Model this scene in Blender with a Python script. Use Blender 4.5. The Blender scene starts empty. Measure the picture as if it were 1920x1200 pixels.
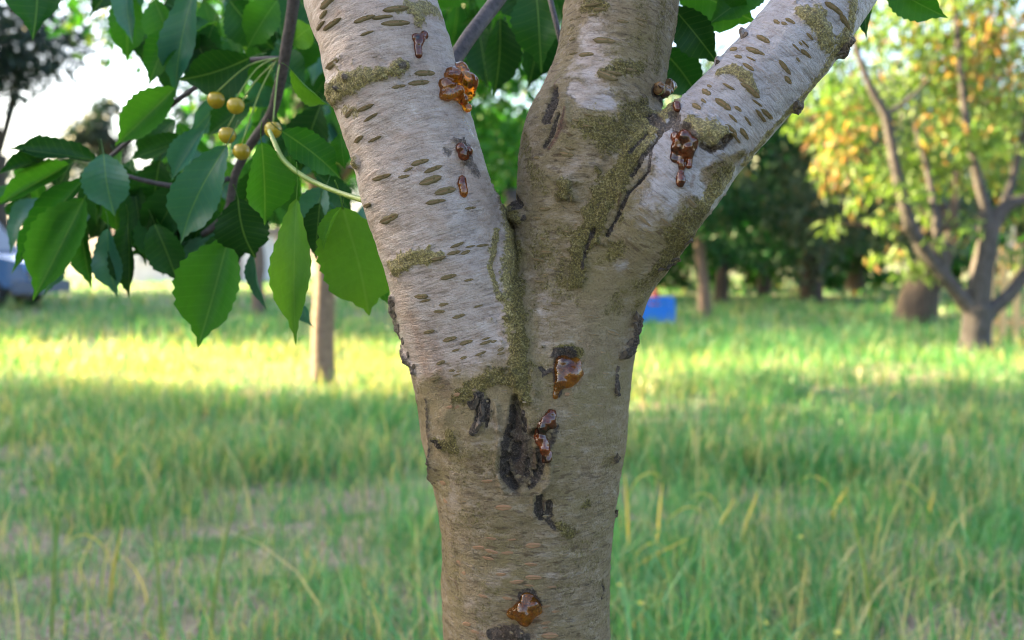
import bpy, math, random
import numpy as np
from mathutils import Vector, Matrix
from mathutils.bvhtree import BVHTree

random.seed(7)
RNG = np.random.default_rng(7)
R = math.radians
scene = bpy.context.scene
COL = scene.collection

# ------------------------------------------------------------------ camera, sky, sun, exposure
CAM_H, PITCH, FPX = 1.1, math.atan(115 / 1867), 1867.0     # 35 mm lens, pixels of the 1920 wide photograph
cam_data = bpy.data.cameras.new("camera")
cam_data.lens, cam_data.sensor_width = 35.0, 36.0
cam_data.clip_start, cam_data.clip_end = 0.05, 2000
cam_data.dof.use_dof = True
cam_data.dof.focus_distance = 0.905
cam_data.dof.aperture_fstop = 4.8
camera = bpy.data.objects.new("camera", cam_data)
camera.location = (0, 0, CAM_H)
camera.rotation_euler = (R(90) - PITCH, 0, 0)
COL.objects.link(camera)
scene.camera = camera

SUN_AZ = math.atan2(-0.96, 0.27)       # sun stands low to the left and a little beyond the trunk
SUN_EL = R(23)
world = bpy.data.worlds.new("World")
scene.world = world
world.use_nodes = True
wn = world.node_tree.nodes
sky = wn.new("ShaderNodeTexSky")
sky.sky_type = 'NISHITA'
sky.sun_disc = False
sky.sun_elevation = SUN_EL
sky.sun_rotation = SUN_AZ
sky.dust_density = 3.5
sky.air_density = 0.9
sky.ozone_density = 0.7
world.node_tree.links.new(sky.outputs[0], wn["Background"].inputs[0])
wn["Background"].inputs[1].default_value = 0.085

sun_data = bpy.data.lights.new("sun", 'SUN')
sun_data.energy = 5.0
sun_data.angle = R(0.53)
sun_data.color = (1.0, 0.78, 0.40)
sun = bpy.data.objects.new("sun", sun_data)
sd = Vector((math.sin(SUN_AZ) * math.cos(SUN_EL), math.cos(SUN_AZ) * math.cos(SUN_EL), math.sin(SUN_EL)))
sun.rotation_euler = sd.to_track_quat('Z', 'Y').to_euler()
sun.location = sd * 30
COL.objects.link(sun)

scene.view_settings.view_transform = 'Standard'
scene.view_settings.look = 'None'
scene.view_settings.gamma = 1.0
scene.view_settings.exposure = 3.35
scene.render.engine = 'CYCLES'
scene.cycles.use_denoising = True
scene.cycles.filter_width = 1.0
scene.cycles.max_bounces = 8
scene.cycles.transparent_max_bounces = 8
scene.cycles.sample_clamp_indirect = 6.0

# ------------------------------------------------------------------ helpers
SP, CP = math.sin(PITCH), math.cos(PITCH)

def P(u, v, Y):
    """world point on the plane y = Y seen at pixel (u, v) of the photograph"""
    a, b = (u - 960) / FPX, -(v - 600) / FPX
    d = Vector((a, CP + b * SP, -SP + b * CP))
    return Vector((0, 0, CAM_H)) + d * (Y / d.y)

def ray(u, v):
    a, b = (u - 960) / FPX, -(v - 600) / FPX
    return Vector((a, CP + b * SP, -SP + b * CP)).normalized()

def link(o, parent=None):
    COL.objects.link(o)
    if parent is not None:
        o.parent = parent
    return o

def tag(o, label=None, cat=None, group=None, kind=None):
    if label: o["label"] = label
    if cat: o["category"] = cat
    if group: o["group"] = group
    if kind: o["kind"] = kind
    return o

def empty(name, loc):
    o = bpy.data.objects.new(name, None)
    o.empty_display_size = 0.1
    o.location = loc
    bpy.context.view_layer.update()
    return link(o)

def mesh_obj(name, verts, faces, mat, parent=None, smooth=True):
    """verts in world space; the object is parented without moving"""
    me = bpy.data.meshes.new(name)
    verts = np.asarray(verts, dtype=np.float64).reshape(-1, 3)
    if parent is not None:
        off = np.zeros(3); q = parent
        while q is not None:
            off += np.array(q.location); q = q.parent
        verts = verts - off
    me.from_pydata(verts.tolist(), [], faces if isinstance(faces, list) else faces.tolist())
    if smooth:
        me.polygons.foreach_set("use_smooth", np.ones(len(me.polygons), dtype=bool))
    me.update()
    if mat is not None:
        me.materials.append(mat)
    return link(bpy.data.objects.new(name, me), parent)

def hash3(ix, iy, iz, seed):
    h = (ix * 374761393 + iy * 668265263 + iz * 2147483647 + seed * 1274126177) & 0xFFFFFFFF
    h = ((h ^ (h >> 13)) * 1274126177) & 0xFFFFFFFF
    h = h ^ (h >> 16)
    return (h & 0xFFFF) / 65535.0

def vnoise(p, seed=0):
    """value noise in 0..1 on an (n,3) array"""
    f = np.floor(p); i = f.astype(np.int64); t = p - f
    t = t * t * (3 - 2 * t)
    r = 0
    for dx in (0, 1):
        wx = t[:, 0] if dx else 1 - t[:, 0]
        for dy in (0, 1):
            wy = t[:, 1] if dy else 1 - t[:, 1]
            for dz in (0, 1):
                wz = t[:, 2] if dz else 1 - t[:, 2]
                r = r + wx * wy * wz * hash3(i[:, 0] + dx, i[:, 1] + dy, i[:, 2] + dz, seed)
    return r

def fbm(p, oct=4, seed=0):
    s, a, r = 0, 0.5, 0
    for k in range(oct):
        r = r + a * vnoise(p * 2 ** k, seed + k); s += a; a *= 0.5
    return r / s

def sstep(a, b, x):
    t = np.clip((x - a) / (b - a), 0, 1)
    return t * t * (3 - 2 * t)

def smin(a, b, k):
    h = np.clip(0.5 + 0.5 * (b - a) / k, 0, 1)
    return b * (1 - h) + a * h - k * h * (1 - h)

def surface_nets(F, origin, h):
    """quads on the zero level of the grid F"""
    S = F < 0
    n = F.shape
    cnt = np.zeros((n[0]-1, n[1]-1, n[2]-1), np.float32)
    pos = np.zeros(cnt.shape + (3,), np.float32)
    corners = [(i, j, k) for i in (0, 1) for j in (0, 1) for k in (0, 1)]
    sl = lambda c: tuple(slice(c[a], n[a] - 1 + c[a]) for a in range(3))
    for c in corners:
        for ax in range(3):
            if c[ax]: continue
            d = list(c); d[ax] = 1; d = tuple(d)
            f0, f1 = F[sl(c)], F[sl(d)]
            m = S[sl(c)] != S[sl(d)]
            t = np.where(m, f0 / np.where(m, f0 - f1, 1), 0)
            cnt += m
            for a in range(3):
                pos[..., a] += m * (c[a] + (t if a == ax else 0))
    act = cnt > 0
    idx = -np.ones(cnt.shape, np.int64)
    idx[act] = np.arange(act.sum())
    ijk = np.argwhere(act)
    V = np.array(origin) + (ijk + pos[act] / cnt[act][:, None]) * h
    faces = []
    for ax in range(3):
        b, c = (ax + 1) % 3, (ax + 2) % 3
        lo = [slice(1, n[a] - 1) for a in range(3)]; lo[ax] = slice(0, n[ax] - 1)
        hi = list(lo); hi[ax] = slice(1, n[ax])
        s0, s1 = S[tuple(lo)], S[tuple(hi)]
        e = np.argwhere(s0 != s1)
        if len(e) == 0: continue
        fl = s0[tuple(e.T)]
        e = e + 1; e[:, ax] -= 1
        def cell(db, dc):
            q = e.copy(); q[:, b] -= db; q[:, c] -= dc
            return idx[tuple(q.T)]
        q = np.stack([cell(1, 1), cell(0, 1), cell(0, 0), cell(1, 0)], 1)
        q[~fl] = q[~fl][:, ::-1]
        faces.append(q)
    return V, np.concatenate(faces)

def seg_dist(p, a, b):
    ab = b - a
    t = np.clip(((p - a) @ ab) / (ab @ ab), 0, 1)
    return np.linalg.norm(p - a - t[:, None] * ab, axis=1), t

def tube(pts, radii, sides=8, cap=True):
    """tapered tube along a polyline: verts, faces"""
    pts = [Vector(p) for p in pts]
    V, F = [], []
    ref = Vector((0.13, 0.99, 0.07))
    for i, p in enumerate(pts):
        t = (pts[min(i + 1, len(pts) - 1)] - pts[max(i - 1, 0)]).normalized()
        e1 = t.cross(ref)
        if e1.length < 0.05: e1 = t.cross(Vector((1, 0, 0)))
        e1.normalize(); e2 = t.cross(e1)
        for s in range(sides):
            a = 2 * math.pi * s / sides
            V.append(p + (e1 * math.cos(a) + e2 * math.sin(a)) * radii[i])
    for i in range(len(pts) - 1):
        for s in range(sides):
            s2 = (s + 1) % sides
            F.append([i * sides + s, i * sides + s2, (i + 1) * sides + s2, (i + 1) * sides + s])
    if cap:
        F.append(list(range(sides - 1, -1, -1)))
        F.append([(len(pts) - 1) * sides + s for s in range(sides)])
    return [tuple(v) for v in V], F

def merge(parts):
    V, F = [], []
    for v, f in parts:
        o = len(V); V += list(v); F += [[i + o for i in q] for q in f]
    return V, F

def smooth_path(pts, n):
    """Catmull-Rom through rows of numbers, n steps per span"""
    p = np.array(pts, float); out = []
    for i in range(len(p) - 1):
        p0, p1, p2, p3 = p[max(i-1, 0)], p[i], p[i+1], p[min(i+2, len(p)-1)]
        for k in range(n):
            t = k / n
            out.append(0.5 * (2*p1 + (p2-p0)*t + (2*p0-5*p1+4*p2-p3)*t*t + (3*p1-p0-3*p2+p3)*t**3))
    out.append(p[-1])
    return np.array(out)

def box(x0, x1, y0, y1, z0, z1):
    V = [(x, y, z) for x in (x0, x1) for y in (y0, y1) for z in (z0, z1)]
    F = [[0,1,3,2],[4,6,7,5],[0,4,5,1],[2,3,7,6],[0,2,6,4],[1,5,7,3]]
    return V, F

# ------------------------------------------------------------------ materials
class NT:
    def __init__(self, name):
        self.m = bpy.data.materials.new(name); self.m.use_nodes = True
        self.t = self.m.node_tree; self.t.nodes.clear()
        self.out = self.t.nodes.new("ShaderNodeOutputMaterial")
    def n(self, kind, **kw):
        x = self.t.nodes.new("ShaderNode" + kind)
        for k, v in kw.items(): setattr(x, k, v)
        return x
    def put(self, sock, v):
        if v is None: return
        if isinstance(v, bpy.types.NodeSocket): self.t.links.new(v, sock)
        elif isinstance(v, (tuple, list)):
            sock.default_value = tuple(v) + ((1.0,) if len(v) == 3 and sock.type == 'RGBA' else ())
        else: sock.default_value = v
    def attr(self, name, out="Fac"):
        return self.n("Attribute", attribute_name=name).outputs[out]
    def noise(self, vec=None, scale=5.0, detail=3.0, rough=0.55, stretch=None):
        if stretch is not None:
            mp = self.n("Mapping"); self.put(mp.inputs[0], vec); self.put(mp.inputs["Scale"], stretch); vec = mp.outputs[0]
        x = self.n("TexNoise"); self.put(x.inputs["Vector"], vec)
        x.inputs["Scale"].default_value = scale; x.inputs["Detail"].default_value = detail; x.inputs["Roughness"].default_value = rough
        return x.outputs["Fac"]
    def ramp(self, fac, stops):
        x = self.n("ValToRGB"); self.put(x.inputs[0], fac)
        el = x.color_ramp.elements
        while len(el) < len(stops): el.new(0.5)
        for e, (p, c) in zip(el, stops):
            e.position = p; e.color = tuple(c) + (1,) if isinstance(c, tuple) else (c, c, c, 1)
        return x.outputs[0]
    def mix(self, fac, a, b, blend='MIX'):
        x = self.n("Mix", data_type='RGBA', blend_type=blend)
        self.put(x.inputs[0], fac); self.put(x.inputs[6], a); self.put(x.inputs[7], b)
        return x.outputs[2]
    def math(self, op, a, b=None, c=None):
        x = self.n("Math", operation=op); self.put(x.inputs[0], a); self.put(x.inputs[1], b); self.put(x.inputs[2], c)
        return x.outputs[0]
    def bump(self, h, strength, dist, normal=None):
        x = self.n("Bump"); x.inputs["Strength"].default_value = strength; x.inputs["Distance"].default_value = dist
        self.put(x.inputs["Height"], h); self.put(x.inputs["Normal"], normal)
        return x.outputs[0]
    def principled(self, **kw):
        x = self.n("BsdfPrincipled")
        for k, v in kw.items(): self.put(x.inputs[k.replace("_", " ")], v)
        self.t.links.new(x.outputs[0], self.out.inputs[0])
        return x
    def objco(self): return self.n("TexCoord").outputs["Object"]
    def rand(self): return self.n("ObjectInfo").outputs["Random"]

def leafy(name, lo, hi, trans=0.45, rough=0.42, spec=0.5, attr=None, warm=None, veins=False):
    """leaf: glossy reflecting side plus light passing through"""
    t = NT(name)
    fac = t.attr(attr) if attr else t.rand()
    c = t.mix(fac, lo, hi)
    nrm = None
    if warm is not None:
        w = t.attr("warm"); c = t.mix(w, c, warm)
    if veins:
        uv = t.n("UVMap").outputs[0]
        sx = t.n("SeparateXYZ"); t.put(sx.inputs[0], uv)
        u, v = sx.outputs[0], sx.outputs[1]
        av = t.math('ABSOLUTE', v)
        mid = t.ramp(av, [(0.006, 1.0), (0.024, 0.0)])
        ph = t.math('SUBTRACT', u, t.math('MULTIPLY', av, 0.28))
        fr = t.math('FRACT', t.math('MULTIPLY', ph, 11.0))
        tri = t.math('ABSOLUTE', t.math('SUBTRACT', fr, 0.5))
        side = t.ramp(tri, [(0.02, 0.8), (0.07, 0.0)])
        vein = t.math('MAXIMUM', mid, side)
        c = t.mix(t.math('MAXIMUM', t.math('MULTIPLY', mid, 0.4), t.math('MULTIPLY', side, 0.14)), c, (0.16, 0.30, 0.06))
        blot = t.noise(t.objco(), 14.0, 3.0)
        c = t.mix(t.math('MULTIPLY', blot, 0.35), c, (0.02, 0.06, 0.012))
        hgt = t.math('SUBTRACT', t.math('ADD', t.math('MULTIPLY', tri, 1.0), blot), mid)
        nrm = t.bump(hgt, 0.22, 0.0015)
    p = t.n("BsdfPrincipled")
    t.put(p.inputs["Base Color"], c); t.put(p.inputs["Roughness"], rough); t.put(p.inputs["Specular IOR Level"], spec); t.put(p.inputs["Normal"], nrm)
    tr = t.n("BsdfTranslucent")
    tc = t.mix(1.0, c, (1.15, 1.15, 0.55), 'MULTIPLY')
    t.put(tr.inputs[0], tc)
    mx = t.n("MixShader"); mx.inputs[0].default_value = trans
    t.t.links.new(p.outputs[0], mx.inputs[1]); t.t.links.new(tr.outputs[0], mx.inputs[2])
    t.t.links.new(mx.outputs[0], t.out.inputs[0])
    return t.m

def bark_material():
    t = NT("cherry_bark")
    co = t.attr("barkco", "Vector")
    a = t.n("Attribute", attribute_name="maskA"); b = t.n("Attribute", attribute_name="maskB")
    sa = t.n("SeparateColor"); t.put(sa.inputs[0], a.outputs["Color"])
    sb = t.n("SeparateColor"); t.put(sb.inputs[0], b.outputs["Color"])
    pale, moss, dark = sa.outputs
    red, wet, blue = sb.outputs
    oc = t.objco()
    ringw = t.attr("ringw")
    big = t.noise(oc, 22.0, 4.0, 0.6)
    mid = t.noise(oc, 75.0, 5.0, 0.7, stretch=(0.8, 0.8, 1.9))
    lines = t.noise(co, 1.0, 4.0, 0.65, stretch=(45, 45, 330))
    lines = t.math('ADD', 0.5, t.math('MULTIPLY', t.math('SUBTRACT', lines, 0.5), ringw))
    grain = t.noise(oc, 520.0, 3.0, 0.7)
    speck = t.noise(oc, 300.0, 2.0, 0.6)
    tan = t.ramp(mid, [(0.26, (0.18, 0.118, 0.062)), (0.5, (0.325, 0.235, 0.140)), (0.74, (0.43, 0.33, 0.21))])
    olive = t.ramp(big, [(0.35, 0.0), (0.62, 0.75)])
    tan = t.mix(olive, tan, (0.265, 0.205, 0.085))
    silver = t.ramp(mid, [(0.25, (0.185, 0.132, 0.108)), (0.5, (0.315, 0.252, 0.222)), (0.75, (0.43, 0.372, 0.345))])
    pink = t.ramp(big, [(0.4, 0.0), (0.7, 0.5)])
    silver = t.mix(pink, silver, (0.34, 0.238, 0.185))
    silver = t.mix(t.math('MULTIPLY', blue, 0.7), silver, t.ramp(mid, [(0.25, (0.17, 0.175, 0.205)), (0.75, (0.33, 0.345, 0.41))]))
    lnm = t.ramp(lines, [(0.52, 0.0), (0.72, 0.55)])
    silver = t.mix(lnm, silver, (0.20, 0.125, 0.085))
    dash = t.noise(co, 1.0, 2.0, 0.5, stretch=(75, 75, 300))
    dash = t.math('MULTIPLY', t.ramp(dash, [(0.60, 0.0), (0.66, 0.8)]), ringw)
    tan = t.mix(dash, tan, (0.125, 0.078, 0.038))
    pm = t.math('ADD', pale, t.math('MULTIPLY', t.math('SUBTRACT', mid, 0.5), 1.3))
    pm = t.ramp(pm, [(0.18, 0.0), (0.85, 1.0)])
    c = t.mix(pm, tan, silver)
    mossc = t.ramp(grain, [(0.34, (0.035, 0.027, 0.008)), (0.5, (0.140, 0.110, 0.024)), (0.66, (0.30, 0.245, 0.075))])
    mm = t.math('ADD', moss, t.math('MULTIPLY', t.math('SUBTRACT', speck, 0.5), 1.1))
    mm = t.ramp(mm, [(0.25, 0.0), (0.6, 0.92)])
    mm = t.math('MULTIPLY', mm, t.ramp(moss, [(0.02, 0.0), (0.15, 1.0)]))
    c = t.mix(mm, c, mossc)
    redc = t.ramp(speck, [(0.3, (0.06, 0.028, 0.02)), (0.7, (0.24, 0.12, 0.07))])
    c = t.mix(red, c, redc)
    darkc = t.ramp(grain, [(0.36, (0.014, 0.011, 0.011)), (0.66, (0.13, 0.092, 0.072))])
    dm = t.math('ADD', dark, t.math('MULTIPLY', t.math('SUBTRACT', speck, 0.5), 0.8))
    dm = t.math('MULTIPLY', t.ramp(dm, [(0.25, 0.0), (0.6, 0.95)]), t.ramp(dark, [(0.02, 0.0), (0.15, 1.0)]))
    c = t.mix(dm, c, darkc)
    c = t.mix(t.math('MULTIPLY', wet, 0.7), c, (0.11, 0.05, 0.022))
    sp = t.ramp(grain, [(0.30, 0.85), (0.44, 0.0)])
    c = t.mix(t.math('MULTIPLY', sp, 0.55), c, (0.10, 0.072, 0.045))
    c = t.mix(t.ramp(lines, [(0.32, 0.55), (0.46, 0.0)]), c, (0.075, 0.05, 0.035))
    c = t.mix(t.ramp(grain, [(0.57, 0.0), (0.72, 0.34)]), c, (0.48, 0.39, 0.28))
    c = t.mix(t.math('MULTIPLY', t.ramp(speck, [(0.25, 0.5), (0.40, 0.0)]), t.math('SUBTRACT', 1.0, t.math('MULTIPLY', pm, 0.75))), c, (0.12, 0.092, 0.052))
    # roughness: smooth silvery skin, dull olive crust, wet stains
    r0 = t.math('SUBTRACT', 0.78, t.math('MULTIPLY', pm, 0.34))
    r0 = t.math('ADD', r0, t.math('MULTIPLY', mm, 0.2))
    r0 = t.math('SUBTRACT', r0, t.math('MULTIPLY', wet, 0.5))
    hg = t.math('ADD', t.math('MULTIPLY', lines, 0.8), t.math('MULTIPLY', grain, 0.5))
    b1 = t.bump(hg, 0.8, 0.003)
    rough_h = t.math('MULTIPLY', t.math('SUBTRACT', 1.15, pm), grain)
    b2 = t.bump(rough_h, 0.9, 0.0038, b1)
    t.principled(Base_Color=c, Roughness=r0, Normal=b2, Specular_IOR_Level=0.4)
    return t.m

def simple(name, lo, hi, scale=30.0, rough=0.7, bump=0.3, dist=0.003, stretch=None, **kw):
    t = NT(name)
    co = t.objco()
    n = t.noise(co, scale, 4.0, 0.6, stretch=stretch)
    c = t.ramp(n, [(0.3, lo), (0.7, hi)])
    t.principled(Base_Color=c, Roughness=rough, Normal=t.bump(n, bump, dist), **kw)
    return t.m

def resin(name, deep, light, rough=0.06, trans=0.75):
    t = NT(name)
    co = t.objco()
    n = t.noise(co, 85.0, 3.0, 0.6)
    c = t.ramp(n, [(0.33, deep), (0.68, light)])
    cr = t.noise(co, 240.0, 3.0, 0.6)
    t.principled(Base_Color=c, Roughness=rough, IOR=1.5, Transmission_Weight=trans, Specular_IOR_Level=0.5,
                 Normal=t.bump(cr, 0.18, 0.001))
    return t.m

M = {}
M['bark'] = bark_material()
M['lenticel'] = simple("lenticel_cork", (0.07, 0.048, 0.02), (0.19, 0.145, 0.062), 380, 0.9, 0.7, 0.001)
M['lenticel_orange'] = simple("lenticel_orange_cork", (0.16, 0.085, 0.045), (0.37, 0.20, 0.105), 300, 0.9, 0.7, 0.001)
M['lenticel_tan'] = simple("lenticel_tan_cork", (0.12, 0.09, 0.05), (0.24, 0.185, 0.115), 300, 0.9, 0.7, 0.001)
M['resin'] = resin("amber_resin", (0.28, 0.042, 0.002), (0.85, 0.32, 0.014), 0.04, 0.92)
M['resin_red'] = resin("dark_resin", (0.010, 0.003, 0.003), (0.22, 0.045, 0.008), 0.05, 0.5)
M['resin_crust'] = resin("crusted_resin", (0.03, 0.018, 0.018), (0.34, 0.17, 0.06), 0.12, 0.35)
M['twig'] = simple("twig_bark", (0.022, 0.017, 0.018), (0.075, 0.06, 0.06), 160, 0.7, 0.5, 0.002)
M['shoot'] = simple("green_shoot", (0.115, 0.185, 0.025), (0.20, 0.26, 0.05), 60, 0.5, 0.2, 0.001)
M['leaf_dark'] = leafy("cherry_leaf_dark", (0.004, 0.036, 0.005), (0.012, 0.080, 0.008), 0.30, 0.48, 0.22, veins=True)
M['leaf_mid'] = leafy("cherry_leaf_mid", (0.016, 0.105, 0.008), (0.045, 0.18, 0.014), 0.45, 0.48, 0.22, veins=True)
M['leaf_light'] = leafy("cherry_leaf_light", (0.052, 0.175, 0.012), (0.095, 0.24, 0.024), 0.48, 0.5, 0.25, veins=True)  # pale undersides, and light shining through put into the green
M['leaf_teal'] = leafy("cherry_leaf_sky_sheen", (0.016, 0.105, 0.062), (0.036, 0.15, 0.10), 0.25, 0.42, 0.6, veins=True)  # bluish sky reflection put into the leaf colour
M['fruit'] = simple("yellow_cherry", (0.25, 0.165, 0.006), (0.36, 0.27, 0.014), 30, 0.22, 0.05, 0.001)
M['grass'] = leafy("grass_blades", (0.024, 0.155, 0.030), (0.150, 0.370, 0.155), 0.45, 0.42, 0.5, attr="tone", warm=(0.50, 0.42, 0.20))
M['straw'] = leafy("sunlit_straw", (0.50, 0.42, 0.08), (0.68, 0.57, 0.17), 0.4, 0.5, 0.3)  # straw yellow, brightened to carry the sunlight falling on these blades
M['petal'] = leafy("yellow_petal", (0.75, 0.62, 0.12), (0.85, 0.75, 0.25), 0.4, 0.5, 0.3)

# ------------------------------------------------------------------ ground
def ground():
    t = NT("orchard_soil")
    co = t.objco()
    n = t.noise(co, 2.2, 5.0, 0.6); n2 = t.noise(co, 38.0, 4.0, 0.7)
    soil = t.ramp(n2, [(0.3, (0.09, 0.058, 0.042)), (0.5, (0.22, 0.155, 0.12)), (0.72, (0.42, 0.33, 0.28))])
    turf = t.ramp(n2, [(0.3, (0.02, 0.075, 0.010)), (0.7, (0.08, 0.18, 0.03))])
    c = t.mix(t.ramp(n, [(0.40, 1.0), (0.58, 0.12)]), soil, turf)
    t.principled(Base_Color=c, Roughness=0.95, Normal=t.bump(n2, 0.6, 0.02))
    # one sheet: fine near the camera, reaching the horizon
    g = np.concatenate([-np.geomspace(900, 8, 14), np.linspace(-7, 7, 29), np.geomspace(8, 900, 14)])
    gy = g + 6
    X, Y = np.meshgrid(g, gy, indexing='ij')
    pp = np.stack([X.ravel(), Y.ravel(), 0 * X.ravel()], 1)
    z = (fbm(pp * 0.6, 3, 5) - 0.5) * 0.09 * np.exp(-np.hypot(pp[:, 0], pp[:, 1]) / 40)
    V = pp.copy(); V[:, 2] = z
    n = len(g)
    I = np.arange(n * n).reshape(n, n)
    F = np.stack([I[:-1, :-1].ravel(), I[1:, :-1].ravel(), I[1:, 1:].ravel(), I[:-1, 1:].ravel()], 1)
    o = mesh_obj("ground", V, F, t.m)
    tag(o, kind="structure")
ground()

# ------------------------------------------------------------------ main cherry tree
TY = 1.0            # distance of the trunk axis from the camera
tree = empty("cherry_tree", (0.0145, TY, 0.0))
tag(tree, "forked cherry tree trunk with silvery bark bleeding amber resin", "cherry tree")

def chain_px(rows):
    """rows: u, v, radius in px, y -> centre xyz + radius in metres"""
    out = []
    for u, v, r, Y in rows:
        p = P(u, v, Y)
        depth = Y * 1.0
        out.append((p.x, p.y, p.z, r / FPX * depth * 1.0))
    return out

trunk_rows = [(992, 2560, 235, 1.0), (988, 2250, 195, 1.0), (986, 1800, 172, 1.0), (986, 1400, 164, 1.0), (987, 1200, 160, 1.0), (987, 1050, 161, 1.0), (989, 960, 166, 1.0),
              (984, 880, 173, 1.0), (984, 810, 170, 1.0), (992, 750, 152, 1.0), (1000, 690, 128, 1.0)]
left_rows = [(640, -230, 108, 1.03), (668, -90, 114, 1.02), (692, 0, 117, 1.01), (716, 70, 119, 1.0), (731, 130, 121, 0.995), (756, 215, 119, 0.99), (779, 290, 118, 0.985), (797, 350, 120, 0.98),
             (822, 430, 121, 0.98), (846, 520, 120, 0.98), (866, 600, 119, 0.985), (896, 690, 118, 0.99), (930, 760, 118, 0.995)]
mid_rows = [(1185, -230, 96, 1.06), (1176, -90, 100, 1.05), (1166, 0, 104, 1.04), (1155, 60, 104, 1.03), (1146, 125, 105, 1.02), (1128, 190, 112, 1.01), (1108, 260, 128, 1.0), (1098, 330, 131, 1.0),
            (1096, 410, 130, 1.0), (1088, 500, 126, 1.0), (1070, 590, 122, 1.0), (1040, 690, 126, 1.0), (1010, 770, 140, 1.0)]
right_rows = [(1690, -220, 76, 0.97), (1600, -85, 79, 0.96), (1546, 0, 82, 0.955), (1500, 62, 83, 0.95), (1450, 120, 84, 0.95), (1404, 176, 84, 0.95), (1352, 232, 86, 0.95), (1300, 290, 90, 0.955),
              (1246, 358, 94, 0.96), (1192, 430, 98, 0.97), (1146, 505, 84, 0.98), (1118, 590, 74, 0.985), (1098, 680, 62, 0.99)]
CHAINS = [np.array(smooth_path(chain_px(r), 3)) for r in (trunk_rows, left_rows, mid_rows, right_rows)]

def chain_sdf(p, C):
    best = np.full(len(p), 9.0)
    for a, b in zip(C[:-1], C[1:]):
        d, t = seg_dist(p, a[:3], b[:3])
        best = np.minimum(best, d - (a[3] * (1 - t) + b[3] * t))
    return best

def chain_frame(p, C, sig=0.012):
    """tangent, along-length and centre of the chain near p, blended over the segments so that nothing jumps"""
    D, TS, LS, CS = [], [], [], []
    acc = 0.0
    for a, b in zip(C[:-1], C[1:]):
        ab = b[:3] - a[:3]; ln = np.linalg.norm(ab)
        d, t = seg_dist(p, a[:3], b[:3])
        tu = ((p - a[:3]) @ ab) / (ab @ ab)
        D.append(d - (a[3] * (1 - t) + b[3] * t)); TS.append(ab / ln); LS.append(acc + np.clip(tu, -0.6, 1.6) * ln); CS.append(a[:3] + t[:, None] * ab)
        acc += ln
    D = np.array(D); best = D.min(0)
    W = np.exp(-(D - best) / sig); W /= W.sum(0)
    T = W.T @ np.array(TS); T /= np.linalg.norm(T, axis=1)[:, None]
    L = (W * np.array(LS)).sum(0)
    Cn = sum(w[:, None] * c for w, c in zip(W, CS))
    return best, T, L, Cn

def build_trunk():
    h = 0.0068
    lo = np.array([-0.30, 0.80, -0.03]); hi = np.array([0.46, 1.20, 1.56])
    n = np.ceil((hi - lo) / h).astype(int)
    gx = [lo[a] + np.arange(n[a]) * h for a in range(3)]
    G = np.stack(np.meshgrid(*gx, indexing='ij'), -1).reshape(-1, 3)
    F = [np.full(len(G), 9.0) for _ in CHAINS]
    # evaluate each chain only inside its own bounding box
    for k, C in enumerate(CHAINS):
        mn = C[:, :3].min(0) - C[:, 3].max() - 0.06; mx = C[:, :3].max(0) + C[:, 3].max() + 0.06
        m = np.all((G > mn) & (G < mx), axis=1)
        F[k][m] = chain_sdf(G[m], C)
    f = smin(F[2], F[3], 0.022)
    f = smin(f, F[1], 0.014)
    f = smin(f, F[0], 0.06)
    V, Q = surface_nets(f.reshape(n).astype(np.float32), lo, h)
    me = bpy.data.meshes.new("trunk_base")
    me.from_pydata(V.tolist(), [], Q.tolist())
    o = bpy.data.objects.new("trunk_base", me); COL.objects.link(o)
    sm = o.modifiers.new("s", 'SMOOTH'); sm.factor = 0.5; sm.iterations = 3
    sb = o.modifiers.new("d", 'SUBSURF'); sb.levels = 2; sb.render_levels = 2
    dg = bpy.context.evaluated_depsgraph_get()
    me2 = bpy.data.meshes.new_from_object(o.evaluated_get(dg))
    bpy.data.objects.remove(o)
    return me2

trunk_me = build_trunk()
NV = len(trunk_me.vertices)
tv = np.empty(NV * 3); trunk_me.vertices.foreach_get("co", tv); tv = tv.reshape(-1, 3)
tn = np.empty(NV * 3); trunk_me.vertices.foreach_get("normal", tn); tn = tn.reshape(-1, 3)
tf = np.empty(len(trunk_me.polygons) * 4, np.int32); trunk_me.loops.foreach_get("vertex_index", tf)
# frames of every vertex: which limb, its axis, its bark coordinates
fr = [chain_frame(tv, C) for C in CHAINS]
which = np.argmin(np.stack([f[0] for f in fr]), axis=0)
T = np.zeros((NV, 3)); barkco = np.zeros((NV, 3))
for k, (d, Tk, L, Cn) in enumerate(fr):
    m = which == k
    T[m] = Tk[m]
    rad = tv[m] - Cn[m]
    barkco[m] = np.stack([rad[:, 0] + 0.37 * k, rad[:, 1], L[m]], 1)
FRONT = tn[:, 1] < 0.35

bvh0 = BVHTree.FromPolygons(tv.tolist(), tf.reshape(-1, 4).tolist())
EYE = Vector((0, 0, CAM_H))
def hit(u, v, bvh=bvh0):
    loc, nor, i, d = bvh.ray_cast(EYE, ray(u, v))
    if loc is None:
        loc, nor, i, d = bvh.find_nearest(P(u, v, 0.99))
    return np.array(loc), np.array(nor), i

PX = 1 / FPX * 0.9          # metres per photo pixel on the bark surface
CH = {k: np.zeros(NV) for k in ("pale", "moss", "dark", "red", "wet", "blue", "rough")}
DISP = np.zeros(NV)
wob = fbm(tv * 90, 3, 11) - 0.5
wob2 = fbm(tv * 320, 2, 31) - 0.5

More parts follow.
